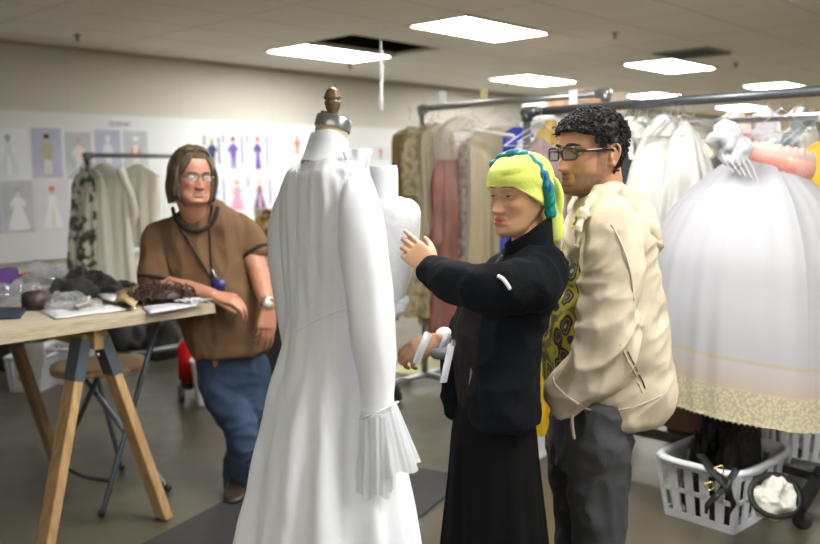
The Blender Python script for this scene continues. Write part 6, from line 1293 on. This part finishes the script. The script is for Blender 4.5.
WT = thing('head_wrap', 'lime green head wrap with a twisted teal scarf, on the woman in black', 'head wrap', H3.c-V3(0, 0, .05))
ob('cap', wr, lime, WT)
dr = loft([[H3.out(V3(0, -.070, .045)), H3.M[0]*.070, H3.M[1]*.030+V3(0, 0, .02)], [H3.out(V3(0, -.088, .0)), H3.M[0]*.074, H3.M[1]*.036], [H3.out(V3(0, -.092, -.045)), H3.M[0]*.074, H3.M[1]*.044], [H3.out(V3(0, -.094, -.09)), H3.M[0]*.070, H3.M[1]*.042], [H3.out(V3(0, -.090, -.135)), H3.M[0]*.058, H3.M[1]*.034], [H3.out(V3(0, -.084, -.160)), H3.M[0]*.03, H3.M[1]*.016]], 60, 60, 2.2)
ob('drape', wrinkle(dr, [((18, 18, 7), .010, 2.1, True), ((40, 40, 20), .003, 5, False)]), lime, WT)
ctree = bvh(wr)
bp_ = []
for q in np.linspace(-.75, 2.0, 12):
    t_ = (q+.75)/2.75; bp_.append(H3.out(V3(-.088*math.sin(q), .046-.085*t_, .004+.112*math.cos(q)-(.03*max(0, q-1.5)))))
tw = []
for k in range(3):
    q = []; pb = smooth_path(np.array(bp_), 46)
    tg = np.gradient(pb, axis=0)
    for i, p in enumerate(pb):
        a, b_ = frame_from(tg[i], (0, -1, 0)); ph = i*.42+k*2.09; q.append(p+(a*math.cos(ph)+b_*math.sin(ph))*.0060)
    tw.append(tube(q, [.0078]*46, 12, 110))
ob('twisted_band', wrinkle(join(*tw), [((40,)*3, .004, 1, True)]), teal, WT)
ob('knot', wrinkle(join(ell(bp_[3]+V3(0, 0, .004), (.018, .018, .009)), ell(bp_[4]+V3(0, 0, .003), (.015, .015, .010))), [((40,)*3, .006, 1, True)]), teal, WT)
fl = mat('black_fleece', (.0035, .0045, .0065), .95, spec=.15, bump=(160, .3, (1, 1, 1))); vst = mat('dark_brown_vest', (.012, .009, .008), .9, spec=.2, bump=(60, .3, (1, 1, 1)))
jt = loft(rowsec([(246, 522, 552, 2.30, .07), (252, 510, 558, 2.30, .10), (262, 500, 562, 2.28, .15), (280, 488, 560, 2.27, .15), (305, 480, 552, 2.27, .14), (335, 474, 545, 2.26, .13), (365, 470, 540, 2.26, .135), (395, 466, 540, 2.26, .14), (415, 464, 540, 2.26, .14), (418, 468, 536, 2.26, .13)], 0), 90, 90, 2.3)
ja = tube([P(538, 272, 2.22), P(530, 286, 2.13), P(508, 289, 2.09), P(486, 290, 2.085), P(462, 286, 2.12), P(443, 277, 2.18), P(431, 271, 2.225)], [.070, .068, .064, .058, .052, .043, .037], 48, 100)
jb = tube([P(500, 275, 2.46), P(474, 330, 2.50), P(458, 343, 2.48), P(449, 342, 2.45)], [.055, .05, .040, .034], 30, 50)
jf = fuse([jt, ja, jb, tube([P(500, 300, 2.46), P(466, 340, 2.44), P(455, 380, 2.42), P(452, 410, 2.42)], [.07, .05, .045, .035], 30, 40)], .0055, 2)
jf = wrinkle(jf, [((7, 7, 4), .013, 3.2, False), ((15, 15, 12), .008, 1.9, True), ((50,)*3, .0015, 2, False)]); fj = ob('fleece_jacket', jf, fl, T3); ftree = bvh(jf)
cR = []
for h, r0 in ((-.02, .075), (0, .070), (.022, .066), (.036, .064), (.036, .058), (0, .06)):
    q = np.linspace(0, 6.283, 50, endpoint=False); c = P(529, 244, D3)+V3(-.004, 0, h*1.1); cR.append(c+np.stack([np.cos(q)*r0, np.sin(q)*r0*.95, .040*np.cos(q)*(1 if h > 0 else .3)], 1))
ob('collar', wrinkle(rings(np.array(cR), (False, False)), [((20,)*3, .006, 1, False)]), fl, fj)
stp = on_surface(ftree, [(498, 276), (503, 279), (507, 284), (510, 289)], .002)
if len(stp) > 2: ob('sleeve_stripe', tube(stp, .0048, 8, 20, flat=.4, hint=(0, -1, 0)), mat('reflective_white', (.75, .78, .8), .4), fj)
vs = loft(rowsec([(268, 498, 530, 2.34, .10), (290, 466, 520, 2.34, .13), (315, 455, 515, 2.33, .14), (345, 452, 505, 2.32, .15), (375, 453, 500, 2.32, .15), (400, 456, 500, 2.32, .15), (410, 458, 500, 2.32, .14)], 0), 70, 60, 2.2)
ob('vest', wrinkle(vs, [((9, 9, 6), .010, 5.2, False), ((22, 22, 16), .004, 3.9, True)]), vst, T3)
skm = mat('black_skirt', (.0025, .0025, .003), .9, spec=.15)
def skw(R, T, TH, S):
    c = S[:, None, :3]; d = R-c; d = d/np.maximum(np.linalg.norm(d, axis=2, keepdims=True), 1e-6); return d*((.6*np.sin(9*TH+1)+.5*np.sin(14*TH+.5))*.014*T)[..., None]
sk = loft(rowsec([(400, 458, 535, 2.30, .14), (430, 450, 538, 2.30, .16), (480, 446, 542, 2.30, .18), (544, 440, 549, 2.30, .20), (600, 434, 553, 2.30, .22), (655, 430, 556, 2.30, .24)], 0), 130, 90, 2.1, (True, True), skw)
sk[0][:, 2] = np.maximum(sk[0][:, 2], .035)
ob('skirt', wrinkle(sk, [((6, 6, 2), .010, 2.2, False)]), skm, T3)
for dx in (-.05, .06): shoe(V3(P(495, 540, D3)[0]+dx-.03, D3+dx, 0), V3(-1, -.4, 0), blk, T3, w=.04)
# cuffs, phone, badge, strap
wht = mat('white_knit', (.74, .74, .76), .8, bump=(200, .3, (1, 1, 1))); gknit = mat('grey_rib_knit', (.12, .12, .14), .8, bump=(200, .5, (1, 1, 8)))
dB = unit(wrB-elB); ob('white_cuff', wrinkle(tube([P(450, 340, 2.44), P(442, 339, 2.42), P(439, 338, 2.415)], [.036, .036, .033], 24, 14, rnd=False), [((40,)*3, .004, 1, False)]), wht, T3)
GL = thing('grey_mitten', 'grey ribbed wrist warmer held in the lowered hand of the woman', 'wrist warmer', P(446, 353, 2.40)); 
ob('knit', wrinkle(tube([P(462, 350, 2.38), P(450, 353, 2.35), P(438, 354, 2.34)], [.024, .028, .024], 24, 20, flat=.7), [((30,)*3, .006, 2, False)]), gknit, GL)
ph = P(422, 348, 2.33); tag(ob('white_card', box(ph, .022, .004, .095, (unit(V3(.9, -.4, -.35)), unit(V3(.4, .9, 0)), unit(V3(.38, 0, .92))), .003), mat('card_white', (.74, .75, .77), .4)), 'white folded card pinched in the lowered hand of the woman', 'card')
BG = thing('name_badge', 'white name badge on a black cord hanging at the front of the woman', 'badge', P(447, 362, 2.15))
bd = P(447.5, 363, 2.13); ob('card', box(bd, .019, .003, .105, (unit(V3(1, -.1, .15)), unit(V3(.1, 1, 0)), unit(V3(.22, 0, 1))), .001), mat('badge_white', (.72, .73, .76), .4), BG)
ob('cord', tube([P(452, 341, 2.135), P(458, 322, 2.14), P(466, 306, 2.15), P(486, 275, 2.14), P(502, 256, 2.16)], .0035, 8, 40), lan, BG)
ob('cord_clip', box(P(453, 343, 2.13), .012, .006, .018, bevel=.002), MATS['galvanised_steel'], BG)
ob('jacket_cord', tube(on_surface(ftree, [(478, 325), (476, 345), (473, 365), (471, 385)], .004) or [P(478, 325, 2.1), P(471, 385, 2.1)], .006, 8, 24, flat=.5), mat('grey_binding', (.12, .14, .17), .6), fj)
# ================================================================== CAMERA, WORLD
cam = bpy.data.cameras.new('camera'); co = bpy.data.objects.new('camera', cam); COL.objects.link(co)
cam.sensor_fit = 'HORIZONTAL'; cam.sensor_width = 36; cam.lens = 36*FPX/820; cam.clip_end = 60
fw = unit(W(ray(410, 272))); rt = unit(W(ray(411, 272)-ray(410, 272))); up = np.cross(rt, fw)
co.matrix_world = Matrix(((rt[0], up[0], -fw[0], 0), (rt[1], up[1], -fw[1], 0), (rt[2], up[2], -fw[2], CAMH), (0, 0, 0, 1)))
cam.dof.use_dof = True; cam.dof.focus_distance = 2.3; cam.dof.aperture_fstop = 2.4
sc.camera = co
w = bpy.data.worlds.new('world'); sc.world = w; w.use_nodes = True; w.node_tree.nodes['Background'].inputs[0].default_value = (.02, .02, .02, 1); w.node_tree.nodes['Background'].inputs[1].default_value = 1
sc.view_settings.view_transform = 'Standard'; sc.view_settings.look = 'None'; sc.view_settings.gamma = 1; sc.view_settings.use_curve_mapping = False
sc.view_settings.exposure = 0.32
sc.cycles.use_denoising = True
sc.cycles.max_bounces = 8; sc.cycles.diffuse_bounces = 4; sc.cycles.transparent_max_bounces = 12
sc.cycles.caustics_reflective = False; sc.cycles.caustics_refractive = False
